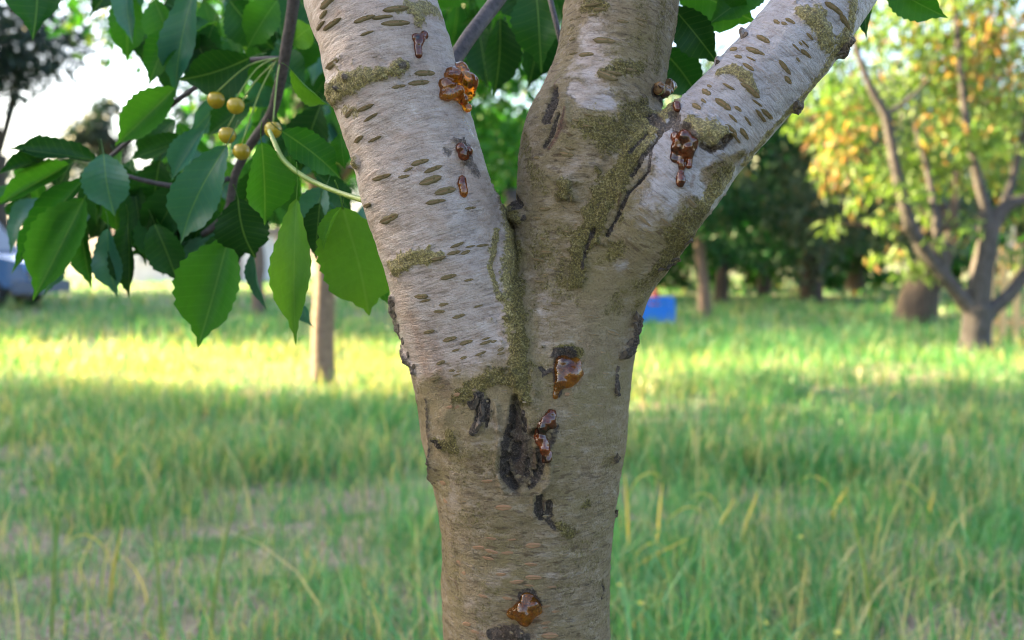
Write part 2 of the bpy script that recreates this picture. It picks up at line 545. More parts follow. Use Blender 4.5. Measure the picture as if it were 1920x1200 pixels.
def stroke(pts, ch=None, amt=1.0, disp=0.0, soft=0.55, wobble=0.9, mode='max'):
    """pts: (u, v, r px) traced on the bark; paints a mask and/or raises the surface along a line lying on the bark"""
    global DISP
    P3 = [hit(u, v)[0] for u, v, r in pts]
    rr = [r * PX for u, v, r in pts]
    if len(P3) == 1:
        P3.append(P3[0] + np.array([1e-5, 0, 0])); rr.append(rr[0])
    lo = np.min(P3, axis=0) - 1.6 * max(rr); hi = np.max(P3, axis=0) + 1.6 * max(rr)
    idx = np.where(np.all((tv > lo) & (tv < hi), axis=1) & FRONT)[0]
    if len(idx) == 0: return
    best = np.full(len(idx), 9.0)
    for a, b, ra, rb in zip(P3[:-1], P3[1:], rr[:-1], rr[1:]):
        d, t = seg_dist(tv[idx], a, b)
        best = np.minimum(best, d / (ra * (1 - t) + rb * t))
    best = best * (1 + wobble * (wob[idx] + 0.7 * wob2[idx]))
    m = 1 - sstep(1 - soft, 1.0, best)
    if ch:
        if mode == 'max': CH[ch][idx] = np.maximum(CH[ch][idx], amt * m)
        else: CH[ch][idx] = CH[ch][idx] * (1 - amt * m)
    if disp:
        DISP[idx] += disp * m

# --- silvery skin
DK = np.stack([f[0] for f in fr]); WK = np.exp(-(DK - DK.min(0)) / 0.010); WK /= WK.sum(0)
zlow = sstep(P(0, 775, 0.9).z, P(0, 665, 0.9).z, tv[:, 2] + 0.05 * wob + (tv[:, 0] + 0.08) * -0.25)
CH['pale'] = WK[1] * 0.9 * zlow + WK[3] * 0.85 * sstep(P(0, 470, 0.9).z, P(0, 330, 0.9).z, tv[:, 2] + 0.05 * wob) + WK[2] * 0.10 + WK[0] * 0.10 + 0.10
CH['blue'] = WK[3] * 0.9  # blue skylight on the right limb, put into its bark colour
stroke([(1110, 60, 64), (1105, 130, 60), (1110, 180, 62)], 'pale', 0.85, soft=0.95, wobble=1.4)
stroke([(1080, 165, 26), (1105, 185, 34), (1140, 195, 24)], 'pale', 1.0)
stroke([(1140, 190, 30), (1110, 200, 24)], 'blue', 0.5)
for pts in ([(1215, 330, 45), (1250, 380, 40), (1235, 300, 30)], [(1160, 500, 20), (1175, 490, 14)], [(1020, 640, 26), (1020, 560, 30)],
            [(1060, 330, 26), (1085, 300, 20)], [(850, 900, 20), (850, 960, 30)], [(930, 1090, 30), (960, 1060, 18)], [(1040, 1080, 22)],
            [(880, 1130, 28)], [(900, 1150, 20)], [(1050, 1120, 14)], [(915, 780, 10), (930, 800, 10)]):
    stroke([(u, v, r * 1.25) for u, v, r in pts], 'pale', 0.52, soft=0.95, wobble=1.4)
stroke([(1160, 500, 18), (1180, 490, 10)], 'blue', 0.9)
stroke([(1225, 330, 40)], 'blue', 0.8)
stroke([(850, 390, 60), (890, 480, 50)], 'blue', 0.35, soft=0.9)
# unpainted zones: olive crust over limbs
for pts in ([(1195, 20, 60), (1215, 90, 48), (1225, 160, 45)], [(1180, 330, 70), (1130, 440, 70)], [(1300, 420, 60), (1260, 450, 50)], [(1130, 560, 70), (1110, 640, 60)],
            [(960, 440, 40), (975, 560, 38), (985, 700, 36)], [(1330, 330, 30), (1390, 290, 20)], [(820, 740, 60), (860, 760, 50), (940, 740, 50)]):
    stroke(pts, 'pale', 0.9, soft=0.8, mode='mul')

# --- moss and lichen crust
MOSS = [
    ([(945, 375, 26), (950, 440, 36), (955, 520, 30), (965, 600, 25), (972, 680, 23), (980, 745, 16)], 1.0, 0.006),
    ([(930, 440, 14), (918, 500, 9), (935, 560, 8)], 0.7, 0.001),
    ([(1010, 440, 10), (1015, 500, 10)], 0.5, 0.0),
    ([(1262, 205, 24), (1225, 235, 32), (1190, 285, 34), (1150, 345, 34), (1115, 410, 30), (1085, 480, 22), (1078, 530, 14)], 0.95, 0.0045),
    ([(1120, 240, 40), (1160, 260, 44), (1210, 215, 40)], 0.75, 0.001),
    ([(1300, 245, 34), (1345, 255, 24)], 0.95, 0.006),
    ([(1350, 140, 10), (1375, 130, 16), (1400, 150, 12), (1415, 170, 8)], 0.9, 0.0015),
    ([(1500, 22, 14), (1530, 35, 22), (1548, 62, 22), (1555, 85, 16)], 1.0, 0.003),
    ([(1600, 10, 16), (1590, 60, 16), (1565, 95, 16), (1520, 160, 16), (1490, 195, 16), (1440, 250, 14), (1400, 300, 14)], 0.75, 0.0015),
    ([(1360, 330, 26), (1320, 380, 24), (1290, 430, 30), (1265, 470, 28), (1230, 505, 20)], 0.85, 0.002),
    ([(1130, 140, 14), (1165, 132, 18), (1200, 125, 14)], 0.85, 0.0015),
    ([(1100, 8, 22), (1130, 14, 16)], 0.85, 0.0012),
    ([(625, 180, 20), (648, 155, 30), (690, 145, 14), (720, 138, 14)], 1.0, 0.004),
    ([(745, 130, 22)], 1.0, 0.007),
    ([(650, 205, 18), (670, 215, 12)], 0.55, 0.0),
    ([(668, 305, 15)], 0.85, 0.006),
    ([(740, 505, 20), (765, 490, 20), (800, 482, 14), (826, 480, 8)], 1.0, 0.003),
    ([(740, 18, 12), (790, 15, 22), (820, 20, 18)], 0.7, 0.001),
    ([(785, 38, 14), (780, 26, 12)], 1.0, 0.003),
    ([(865, 745, 14), (895, 718, 16), (935, 708, 18), (965, 715, 16)], 1.0, 0.003),
    ([(895, 740, 22), (880, 730, 12)], 0.8, 0.0),
    ([(1055, 655, 14), (1085, 662, 16)], 0.9, 0.002),
    ([(1060, 348, 20)], 0.95, 0.008),
    ([(1100, 945, 14)], 0.7, 0.001),
    ([(1065, 1000, 20), (1050, 985, 12)], 0.65, 0.001),
    ([(845, 815, 14), (850, 838, 14), (820, 830, 10)], 1.0, 0.003),
    ([(965, 395, 16), (978, 412, 14)], 1.0, 0.009),
    ([(985, 260, 20), (1000, 330, 18)], 0.5, 0.0),
    ([(1230, 130, 20), (1235, 60, 16), (1245, 10, 16)], 0.45, 0.0),
    ([(925, 860, 30), (870, 850, 24)], 0.35, 0.0), ([(900, 1010, 40), (960, 1010, 40)], 0.3, 0.0), ([(860, 1120, 18), (850, 1020, 18)], 0.35, 0.0),
]
for pts, a, d in MOSS:
    stroke([(u, v, r * 1.35) for u, v, r in pts], 'moss', a, d, soft=0.75, wobble=1.3)

# --- dark fissures, cankers, wounds
DARK = [
    ([(966, 748, 8), (968, 790, 14), (972, 830, 30), (974, 865, 38), (970, 895, 26), (966, 915, 10)], 0.45, -0.011),
    ([(953, 800, 5), (944, 840, 7), (942, 870, 8), (950, 900, 8), (963, 918, 6)], 1.0, -0.005),
    ([(960, 760, 5), (958, 800, 6)], 0.95, -0.003), ([(980, 770, 3), (985, 810, 4)], 0.8, -0.002),
    ([(1012, 845, 6), (1016, 875, 7), (1006, 900, 6), (994, 914, 4)], 1.0, -0.005),
    ([(962, 860, 13), (966, 840, 10)], 0.95, -0.004), ([(990, 870, 4), (988, 895, 4)], 0.9, -0.003),
    ([(890, 760, 10), (900, 745, 12), (905, 775, 12), (890, 810, 10)], 0.75, 0.003),
    ([(897, 760, 3), (893, 790, 3)], 1.0, -0.003),
    ([(915, 750, 3), (912, 800, 3)], 1.0, -0.003),
    ([(1012, 930, 7), (1008, 955, 8), (1015, 970, 6)], 1.0, -0.003),
    ([(1030, 945, 6), (1030, 965, 7)], 0.9, -0.002),
    ([(1028, 975, 5), (1038, 990, 4)], 0.8, -0.001),
    ([(1131, 1090, 5), (1133, 1110, 6), (1130, 1122, 4)], 1.0, -0.004),
    ([(1040, 165, 8), (1035, 200, 12), (1022, 225, 12)], 0.75, -0.004),
    ([(1047, 215, 4), (1034, 250, 5), (1020, 275, 4)], 0.8, -0.003),
    ([(735, 560, 9), (742, 600, 12), (752, 640, 12), (765, 670, 10), (778, 695, 8)], 0.95, 0.004),
    ([(868, 283, 22)], 1.0, 0.004), ([(878, 300, 14), (890, 320, 18)], 0.55, 0.0), ([(840, 285, 12)], 0.6, 0.0),
    ([(1262, 215, 10), (1250, 240, 12), (1225, 225, 12)], 0.95, -0.003),
    ([(1270, 200, 8), (1268, 240, 14), (1290, 240, 10)], 0.8, -0.002),
    ([(1240, 250, 5), (1205, 300, 4), (1185, 330, 4)], 0.85, -0.003), ([(1215, 255, 3), (1180, 290, 3)], 0.7, -0.002),
    ([(1225, 270, 4), (1215, 320, 4), (1180, 360, 3), (1160, 400, 4), (1140, 440, 3)], 0.8, -0.003),
    ([(1115, 430, 4), (1098, 470, 4), (1092, 500, 4)], 0.6, -0.002),
    ([(1355, 270, 12), (1365, 262, 10), (1338, 280, 6)], 1.0, -0.005),
    ([(1315, 272, 6), (1335, 283, 6)], 0.7, -0.003),
    ([(1285, 265, 30)], 0.55, 0.0),
    ([(1225, 170, 14), (1245, 190, 12)], 0.8, 0.0),
    ([(1575, 98, 12), (1585, 75, 10)], 0.9, 0.006),
    ([(1488, 200, 12)], 0.8, 0.006),
    ([(1300, 460, 12), (1250, 498, 10)], 0.6, 0.003),
    ([(1195, 600, 10), (1185, 640, 10), (1168, 665, 10)], 0.95, 0.007),
    ([(1155, 705, 6), (1155, 740, 5)], 0.9, 0.003), ([(1155, 860, 8)], 0.7, 0.004), ([(1155, 965, 6)], 0.9, 0.003),
    ([(1060, 672, 24), (1044, 700, 10), (1046, 735, 8)], 0.9, 0.0),
    ([(1025, 790, 12), (1012, 830, 9), (1024, 855, 8), (1045, 800, 6)], 0.6, 0.0),
    ([(988, 1122, 22), (1005, 1135, 14)], 0.85, 0.0),
    ([(920, 1187, 14), (965, 1190, 18), (985, 1195, 12)], 0.8, 0.001),
    ([(820, 832, 8), (826, 834, 7)], 0.95, 0.0), ([(1015, 690, 4), (1022, 700, 4), (1032, 694, 4)], 0.9, 0.0), ([(1018, 705, 3)], 1.0, 0.0),
    ([(800, 750, 5), (812, 870, 6), (810, 900, 5)], 0.5, 0.002),
    ([(965, 372, 10), (975, 385, 8)], 0.9, -0.002), ([(985, 408, 8)], 0.8, 0.003),
    ([(1075, 175, 3), (1080, 180, 3)], 0.3, 0.0),
    ([(640, 165, 7)], 0.7, 0.004), ([(655, 145, 7)], 0.7, 0.003), ([(752, 128, 7)], 0.7, -0.002), ([(660, 312, 6)], 0.9, 0.004),
    ([(1395, 62, 10)], 0.7, 0.006), ([(1348, 118, 7)], 0.5, 0.004),
]
for pts, a, d in DARK:
    stroke([(u, v, r * 1.08 + 1.2) for u, v, r in pts], 'dark', a, d, soft=0.5, wobble=1.1)
# rims of callus round the wounds
for pts, d in (([(935, 830, 8), (930, 870, 8), (945, 920, 8)], 0.004), ([(1030, 860, 9), (1030, 900, 9), (1010, 925, 9)], 0.004),
               ([(1000, 930, 6), (998, 970, 6)], 0.003), ([(1060, 190, 8), (1065, 230, 8)], 0.003), ([(930, 760, 7), (935, 810, 7)], 0.003),
               ([(1000, 700, 14), (1000, 760, 12)], 0.003), ([(1290, 215, 14)], 0.003), ([(1090, 700, 20), (1070, 740, 20)], 0.002)):
    stroke(pts, None, 1, d, soft=0.9, wobble=0.4)
for pts, a in (([(1060, 205, 6), (1050, 240, 8), (1040, 262, 8), (1028, 278, 6)], 1.0), ([(1035, 200, 14), (1030, 225, 14)], 0.5), ([(1042, 150, 4), (1035, 172, 3)], 0.7), ([(966, 770, 7), (970, 830, 22), (976, 870, 26), (972, 898, 16)], 0.8), ([(978, 880, 10), (972, 900, 9)], 0.6), ([(1002, 850, 6), (1003, 880, 6)], 0.75), ([(968, 800, 6), (975, 825, 8)], 0.7),
               ([(970, 800, 5), (975, 830, 6)], 0.45), ([(968, 905, 12), (985, 895, 10)], 0.35), ([(1020, 940, 4), (1018, 960, 4)], 0.8), ([(740, 580, 4), (750, 640, 4), (768, 675, 4)], 0.7),
               ([(905, 770, 4), (908, 790, 3)], 0.45), ([(963, 372, 3)], 0.9), ([(1165, 365, 3), (1160, 385, 3)], 0.7), ([(900, 1190, 12), (1000, 1192, 10)], 0.55), ([(995, 815, 5), (990, 800, 5)], 0.5),
               ([(880, 870, 20), (900, 855, 12)], 0.3), ([(770, 590, 16), (785, 640, 22), (805, 700, 26)], 0.5), ([(810, 640, 16), (835, 730, 22)], 0.4), ([(700, 430, 16), (712, 470, 12)], 0.3), ([(853, 1090, 7), (858, 1105, 6)], 0.45), ([(1260, 235, 4)], 0.6)):
    stroke(pts, 'red', a, 0.0, soft=0.8, wobble=1.3)
for pts, a in (([(870, 225, 10), (885, 255, 8)], 0.9), ([(866, 300, 8), (868, 330, 7)], 0.5), ([(1300, 330, 6), (1295, 350, 6)], 0.8), ([(835, 215, 8)], 0.4), ([(783, 75, 9), (784, 105, 5)], 0.6),
               ([(1280, 260, 24)], 0.6), ([(1060, 700, 28)], 0.5), ([(1025, 830, 18)], 0.5), ([(985, 1145, 28)], 0.4), ([(950, 1192, 30)], 0.5)):
    stroke(pts, 'wet', a, 0.0, soft=0.7, wobble=1.0)

for pts, d in (([(812, 870, 34), (812, 900, 26)], 0.004), ([(1150, 850, 18)], 0.004), ([(836, 780, 26)], 0.003), ([(1150, 940, 26)], 0.003), ([(1285, 440, 34)], 0.005), ([(1200, 560, 24)], 0.004), ([(620, 165, 40)], 0.004)):
    stroke(pts, None, 1, d, soft=0.95, wobble=0.3)
# --- relief of the bark itself
moss_, dark_, pale_ = CH['moss'], CH['dark'], CH['pale']
ringco = np.stack([barkco[:, 0] * 22, barkco[:, 1] * 22, barkco[:, 2] * 210], 1)
RW = sstep(0.55, 0.96, WK.max(0))
ring = (fbm(ringco, 3, 3) - 0.5) * RW
fine = fbm(tv * 330, 3, 8) - 0.5
clod = fbm(tv * 130, 3, 21) - 0.5
lump = fbm(tv * 26, 3, 14) - 0.5
rough_w = np.clip(1 - pale_, 0, 1)
DISP += lump * 0.006 + ring * (0.0012 + 0.0010 * rough_w) + fine * 0.0011 * rough_w
DISP += (clod * 0.004 + fine * 0.003) * np.clip(moss_, 0, 1)
DISP += (clod * 0.008 + fine * 0.006) * np.clip(dark_, 0, 1)
forkz = np.clip(WK[2] + WK[3], 0, 1) * sstep(P(0, 640, 0.9).z, P(0, 470, 0.9).z, tv[:, 2]) * sstep(P(0, 170, 0.9).z, P(0, 260, 0.9).z, tv[:, 2])
CH['moss'] = np.clip(np.maximum(moss_, (0.40 + 0.30 * forkz) * rough_w * sstep(0.50 - 0.10 * forkz, 0.70, fbm(tv * 40, 3, 77))), 0, 1)
tv2 = tv + tn * DISP[:, None]
trunk_me.vertices.foreach_set("co", (tv2 - np.array(tree.location)).ravel())
for nm, chs in (("maskA", ("pale", "moss", "dark")), ("maskB", ("red", "wet", "blue"))):
    at = trunk_me.attributes.new(nm, 'FLOAT_COLOR', 'POINT')
    arr = np.ones((NV, 4), np.float32)
    for i, c in enumerate(chs): arr[:, i] = np.clip(CH[c], 0, 1)
    at.data.foreach_set("color", arr.ravel())
at = trunk_me.attributes.new("barkco", 'FLOAT_VECTOR', 'POINT')
at.data.foreach_set("vector", barkco.astype(np.float32).ravel())
at = trunk_me.attributes.new("ringw", 'FLOAT', 'POINT'); at.data.foreach_set("value", RW.astype(np.float32))
trunk_me.polygons.foreach_set("use_smooth", np.ones(len(trunk_me.polygons), dtype=bool))
trunk_me.materials.clear(); trunk_me.materials.append(M['bark'])
trunk_me.update()
trunk = bpy.data.objects.new("trunk", trunk_me)
link(trunk, tree)
tag(trunk, "silvery and olive cherry bark forking into three limbs")
bvh = BVHTree.FromPolygons(tv2.tolist(), tf.reshape(-1, 4).tolist())
TLOC = Vector(tree.location)

# --- lenticels: corky lips with a slit, standing proud of the bark
def lenticel_mesh(seed, mat):
    r = random.Random(seed)
    V, F = [], []
    nx = 11
    prof = [(-1.0, -0.35), (-0.62, 0.75), (-0.25, 0.95), (0.0, 0.30), (0.25, 0.95), (0.62, 0.75), (1.0, -0.35)]
    for i in range(nx):
        x = -1 + 2 * i / (nx - 1)
        w = max(0.0, 1 - abs(x) ** 2.2) ** 0.6 * (1 + r.uniform(-0.15, 0.15))
        bend = 0.12 * math.sin(x * 2 + seed)
        for yy, zz in prof:
            zj = zz * (0.35 + 0.65 * w) * (1 + r.uniform(-0.25, 0.25)) if zz > 0 else zz
            V.append((x * 0.5, yy * 0.5 * w + bend * 0.3, zj - 0.10 * x * x))
    m = len(prof)
    for i in range(nx - 1):
        for j in range(m - 1):
            F.append([i*m+j, (i+1)*m+j, (i+1)*m+j+1, i*m+j+1])
    me = bpy.data.meshes.new("lenticel")
    me.from_pydata(V, [], F); me.polygons.foreach_set("use_smooth", np.ones(len(F), dtype=bool))
    me.materials.append(mat); me.materials.append(M['slit'])
    for q in me.polygons:
        if (q.index % (m - 1)) in (2, 3) and (q.index // (m - 1)) % 7 != 3: q.material_index = 1
    return me
M['slit'] = simple("lenticel_slit", (0.12, 0.07, 0.03), (0.34, 0.22, 0.11), 420, 0.9, 0.7, 0.001)
LMESH = {k: [lenticel_mesh(s * 3 + i, M[k]) for s in range(5)] for i, k in enumerate(('lenticel', 'lenticel_orange', 'lenticel_tan'))}
LENT_UP = """683,35,45 717,32,30 742,43,40 688,62,35 622,45,30 615,3,28 606,27,24 601,48,22 742,16,35 797,137,28 747,162,35 785,155,30 685,202,30 695,220,32
672,261,20 702,261,35 715,332,38 787,304,45 812,317,34 807,338,32 765,318,18 757,331,22 835,358,36 817,378,34 882,390,27 688,385,20 623,120,30 655,212,18 729,410,38
858,459,30 882,462,20 905,460,22 851,474,20 873,473,14 822,484,22 841,519,28 879,525,20 897,574,24 832,571,26 824,584,26 860,593,24 789,556,24 796,564,22 804,622,22
843,636,30 874,642,20 854,657,20 911,635,18 911,642,18 926,640,12 901,663,24 869,671,18 939,655,12 939,663,12 826,680,18 847,695,16 856,703,16 815,710,16 828,725,14
1021,391,28 1008,408,14 1021,420,18 1017,447,18 1081,421,10 1064,434,12 1023,472,18 1010,487,20 1029,494,12 1023,515,14 1042,504,10 1055,481,10 1012,528,16 1044,552,16 1042,569,16 1025,580,12 1004,582,8
1112,9,24 1124,17,20 1111,28,16 1084,32,14 1071,37,8 1066,53,7 1073,73,16 1133,76,32 1075,100,16 1099,102,22 1168,40,24 1202,37,26 1204,47,24 1139,142,40 1150,137,35 1184,131,25 1069,278,18 1062,288,26 1006,295,12
1105,216,20 1126,231,16 1101,236,16 1079,225,14 1086,397,20
1431,73,22 1482,39,12 1471,44,10 1457,41,12 1412,94,22 1427,100,16 1384,106,14 1408,110,14 1403,125,18 1375,92,12 1366,162,20 1397,161,16 1411,170,20 1392,150,14 1319,189,16 1306,199,14 1330,161,8 1324,172,12
1356,195,24 1384,204,14 1375,222,24 1420,193,22 1427,217,30 1439,214,24 1403,227,24 1396,251,26 1371,244,30 1381,259,20 1472,126,34 1478,150,18 1493,89,20 1501,81,14 1510,82,16 1512,101,24 1497,112,8 1519,68,14 1564,15,26 1585,41,24"""
LENT_TAN = """1059,594,20 1115,627,22 1149,624,26 1111,594,22 1156,442,18 1167,395,16 1203,393,14 1209,414,22 1220,436,18 1250,417,20 1300,382,20 1072,756,14 1072,776,16 1066,784,14 1080,779,12 1075,832,16 1042,875,14 1057,905,14 1083,1079,16
1100,720,12 1125,760,10 1110,800,12 1090,860,14 1120,900,12 1095,980,14 1115,1030,14 1060,1040,16 1100,1110,16 1075,1130,14 1055,1010,14 880,985,16 870,940,14 1130,660,14 1090,640,12 1135,700,10"""
LENT_OR = """841,764,14 856,763,16 856,740,14 912,902,20 944,952,28 897,1027,18 921,1034,24 951,1037,24 915,1047,22 996,1058,24 1001,1083,24 993,1098,22 939,1077,18 969,1091,26 1035,1101,24 905,1118,20 951,1122,26 1023,1137,16
1041,1147,22 1023,1168,22 1021,1177,16 920,1010,20 960,1012,22 1000,1023,26 1031,1192,30 1065,739,12 830,905,14 835,940,12 860,1055,14 870,1075,12 875,1170,18 890,1185,16"""
def place_lenticel(u, v, L, key, flat=1.0):
    loc, nor, i = hit(u, v, bvh)
    # the flat underlying bark decides the direction, not its grain
    _, nor, i0 = hit(u, v)
    vi = trunk_me.polygons[i0].vertices[0]
    t = Vector(T[vi]); nz = Vector(nor).normalized()
    ex = t.cross(nz).normalized()
    rot = random.uniform(-0.14, 0.14)
    ex = Matrix.Rotation(rot, 3, nz) @ ex
    ey = nz.cross(ex)
    L *= random.choice((0.75, 0.9, 1.0, 1.1, 1.3))
    Lm = L * PX * 1.05 / max(0.45, abs(ex.x) if abs(ex.x) > abs(ex.z) else math.hypot(ex.x, ex.z))
    W = Lm * random.uniform(0.20, 0.38) if L > 14 else Lm * 0.48
    Wz = min(0.0022, Lm * 0.11) * flat
    mat = Matrix((ex * Lm, ey * W, nz * Wz)).transposed().to_4x4()
    mat.translation = Vector(loc) - nz * 0.0001 - TLOC
    o = bpy.data.objects.new("lenticel", random.choice(LMESH[key]))
    link(o, trunk)
    o.matrix_local = mat
for key, txt in (('lenticel', LENT_UP), ('lenticel_tan', LENT_TAN), ('lenticel_orange', LENT_OR)):
    for tok in txt.split():
        place_lenticel(*map(float, tok.split(',')), key, flat=0.75 if key != 'lenticel' else 1.0)

for i in range(58):      # the many tiny ones on the tan bark
    place_lenticel(RNG.uniform(845, 1140), RNG.uniform(560, 1200), RNG.uniform(6, 12), 'lenticel_tan', flat=0.8)

# --- resin
def resin_blob(spheres, mat, push=0.25, k=0.004, rough=0.0012, label=None, h=None):
    """gum that welled up: spheres (u, v, r px, push) sitting on the bark, melted into each other"""
    C = []
    for s in spheres:
        u, v, r = s[:3]; pu = s[3] if len(s) > 3 else push
        loc = hit(u, v, bvh)[0]; nor = hit(u, v)[1]
        if len(s) > 4: loc = np.array(P(u, v, s[4])); nor = np.array([0, -1.0, 0])
        C.append((*(loc + nor * r * PX * pu), r * PX))
    C = np.array(C)
    h = h or max(0.0006, C[:, 3].max() / 12)
    lo = (C[:, :3] - C[:, 3:]).min(0) - 3 * h; hi = (C[:, :3] + C[:, 3:]).max(0) + 3 * h
    n = np.ceil((hi - lo) / h).astype(int) + 1
    G = np.stack(np.meshgrid(*[lo[a] + np.arange(n[a]) * h for a in range(3)], indexing='ij'), -1).reshape(-1, 3)
    f = np.full(len(G), 9.0)
    for c in C:
        f = smin(f, np.linalg.norm(G - c[:3], axis=1) - c[3], k)
    f = f + (fbm(G * 150, 2, 5) - 0.5) * rough * 2.2
    V, Q = surface_nets(f.reshape(n).astype(np.float32), lo, h)
    o = mesh_obj("resin_blob", V, Q, mat, trunk)
    if label: tag(o, label)
    return o
RB = lambda sp, mat, **kw: resin_blob([(s[0], s[1], s[2] * 1.14, *s[3:]) for s in sp], mat, **kw)
RB([(862, 131, 15, .2), (846, 146, 17, .3), (866, 156, 19, .5), (834, 163, 14, .4), (848, 176, 14, .6), (873, 172, 13, .6), (829, 180, 9, .3), (862, 190, 10, .7), (870, 204, 8, .8), (882, 182, 7, .5), (838, 182, 9, .5)],
   M['resin'], rough=0.0022, k=0.0042, label="large lumpy mass of amber resin")
RB([(779, 70, 7, .0), (795, 66, 8, .0), (787, 74, 9, .1), (784, 82, 7, .3), (783, 90, 6, .4), (784, 97, 5.5, .4), (784, 104, 5, .4)], M['resin_red'], rough=0.0010, k=0.0036, label="dark red resin weeping from a scar")
RB([(866, 335, 6, .2), (865, 345, 8, .3), (868, 357, 7, .4), (869, 365, 5, .4)], M['resin'], rough=0.0006, label="honey coloured resin drip")
RB([(862, 278, 9, .0), (876, 283, 9, .1), (868, 292, 8, .1)], M['resin_red'], rough=0.0016, k=0.0036)
RB([(1232, 166, 11, .3), (1247, 161, 13, .5), (1257, 170, 11, .5), (1240, 175, 10, .3)], M['resin_crust'], rough=0.0028, k=0.0036, label="crusted grey and orange resin knob")
RB([(1271, 198, 6, .6), (1272, 206, 5, .4)], M['resin_red'], rough=0.0006)
RB([(1268, 260, 9, .3), (1284, 258, 11, .3), (1298, 268, 9, .4), (1273, 272, 10, .5), (1287, 278, 11, .5), (1300, 277, 6, .5), (1292, 290, 8, .5), (1267, 290, 6, .5), (1266, 300, 6, .6),
    (1278, 290, 7, .6), (1278, 298, 6, .6), (1278, 306, 5.5, .6), (1278, 314, 5.5, .6), (1277, 322, 5.5, .6), (1277, 330, 5.5, .6), (1276, 338, 6.5, .7), (1276, 344, 6, .7), (1267, 280, 7, .6), (1293, 302, 5, .6), (1292, 312, 5.5, .7)],
   M['resin_red'], rough=0.0017, k=0.0036, label="dark crimson resin with hanging amber drips")
RB([(1055, 682, 14, .2), (1076, 684, 12, .2), (1052, 700, 13, .3), (1069, 703, 16, .4), (1084, 700, 8, .2), (1052, 716, 12, .3), (1065, 718, 9, .2), (1045, 726, 6, .2), (1042, 737, 4, .4), (1041, 745, 4, .5)],
   M['resin'], rough=0.0010, label="glossy brown amber lump of resin")
RB([(1033, 776, 8, .3), (1027, 788, 10, .4), (1022, 796, 10, .4), (1016, 806, 9, .4), (1037, 799, 6, .4), (1011, 815, 8, .4), (1014, 824, 9, .5), (1018, 834, 9, .5), (1021, 844, 8, .5), (1024, 853, 8, .5), (1026, 861, 7, .5)],
   M['resin_red'], rough=0.0018, k=0.0036, label="dark glossy resin run beside the wound")
RB([(984, 1142, 19, .3), (997, 1133, 13, .3), (961, 1150, 9, .3), (974, 1146, 12, .3), (1008, 1142, 8, .3), (984, 1158, 13, .4), (988, 1122, 9, .0)],
   M['resin'], rough=0.0016, k=0.0042, label="orange resin ball near the foot of the trunk")

# --- loose bark flakes on the edges
def flake(u, v, ln, wd, rot, key='dark'):
    loc, nor, i = hit(u, v, bvh)
    r = random.Random(int(u * 7 + v))
    V, F = [], []
    n = 7
    ex = Vector((math.cos(rot), -0.2, math.sin(rot))).normalized(); nz = Vector(nor); ey = nz.cross(ex).normalized()
    for s in (0, 1):
        for i in range(n):
            a = 2 * math.pi * i / n
            rr = 1 + r.uniform(-0.35, 0.35)
            q = Vector(loc) + ex * math.cos(a) * ln * PX * rr + ey * math.sin(a) * wd * PX * rr + nz * (0.0025 * s + 0.002 * math.cos(a) * s - 0.0015)
            V.append(tuple(q))
    F.append(list(range(n - 1, -1, -1))); F.append(list(range(n, 2 * n)))
    for i in range(n): F.append([i, (i+1) % n, n + (i+1) % n, n + i])
    mesh_obj("bark_flake", V, F, M['flake'], trunk, smooth=False)
M['flake'] = simple("flaking_bark", (0.025, 0.02, 0.018), (0.12, 0.085, 0.06), 260, 0.85, 0.8, 0.002)
for a in ((1194, 596, 12, 5, 1.5), (1192, 612, 12, 5, 1.7), (1180, 648, 12, 6, 1.2), (1170, 664, 11, 6, 1.0), (1157, 695, 8, 4, 1.6), (1156, 735, 8, 3, 1.5), (1155, 858, 10, 4, 1.4), (1156, 962, 8, 3, 1.6),
          (738, 570, 9, 4, 1.3), (742, 590, 9, 4, 1.2), (748, 615, 10, 4, 1.2), (755, 640, 10, 5, 1.1), (765, 665, 10, 4, 1.0), (775, 690, 8, 4, 1.0), (1580, 92, 12, 7, 0.8), (1570, 102, 10, 6, 0.6),
          (1492, 196, 9, 6, 0.9), (1290, 455, 10, 5, 0.8), (1262, 488, 10, 5, 0.7), (1235, 507, 9, 4, 0.5), (892, 755, 16, 5, 1.4), (903, 775, 18, 5, 1.5), (896, 800, 12, 5, 1.3), (1345, 118, 6, 4, 1.0), (1396, 66, 9, 5, 0.4)):
    flake(*a)

# --- twigs and shoots of the same tree
def twig(name, rows, mat, sides=8, parent=tree, n=4, label=None):
    """rows: u, v, radius px, y"""
    pts = smooth_path([(*P(u, v, Y), r / FPX * Y) for u, v, r, Y in rows], n)
    jit = (fbm(pts[:, :3] * 60, 2, 3) - 0.5) * 0.12
    V, F = tube([p[:3] for p in pts], [p[3] * (1 + j) for p, j in zip(pts, jit)], sides)
    o = mesh_obj(name, V, F, mat, parent)
    if label: tag(o, label)
    return o
br_left = twig("branch", [(566, -120, 12, 1.22), (548, 20, 12, 1.26), (538, 80, 11, 1.28), (528, 140, 11, 1.3), (508, 215, 10, 1.33), (470, 270, 9, 1.36), (440, 330, 8, 1.38), (425, 400, 8, 1.4), (380, 440, 6, 1.42)], M['twig'])
br_mid = twig("branch", [(830, 150, 16, 1.06), (852, 112, 15, 1.09), (885, 62, 15, 1.12), (925, 10, 15, 1.16), (990, -80, 14, 1.2)], M['twig'])
twig("branch", [(1060, 110, 5, 1.2), (1047, 60, 5, 1.2), (1032, 0, 5, 1.22), (1020, -60, 5, 1.25)], M['twig'])
twig("branch", [(530, 110, 5, 1.3), (440, 120, 5, 1.33), (330, 190, 5, 1.36), (200, 300, 4, 1.4), (150, 345, 4, 1.4)], M['twig'])
twig("branch", [(430, 335, 5, 1.38), (340, 350, 5, 1.38), (240, 330, 4, 1.36), (180, 300, 3, 1.36)], M['twig'])
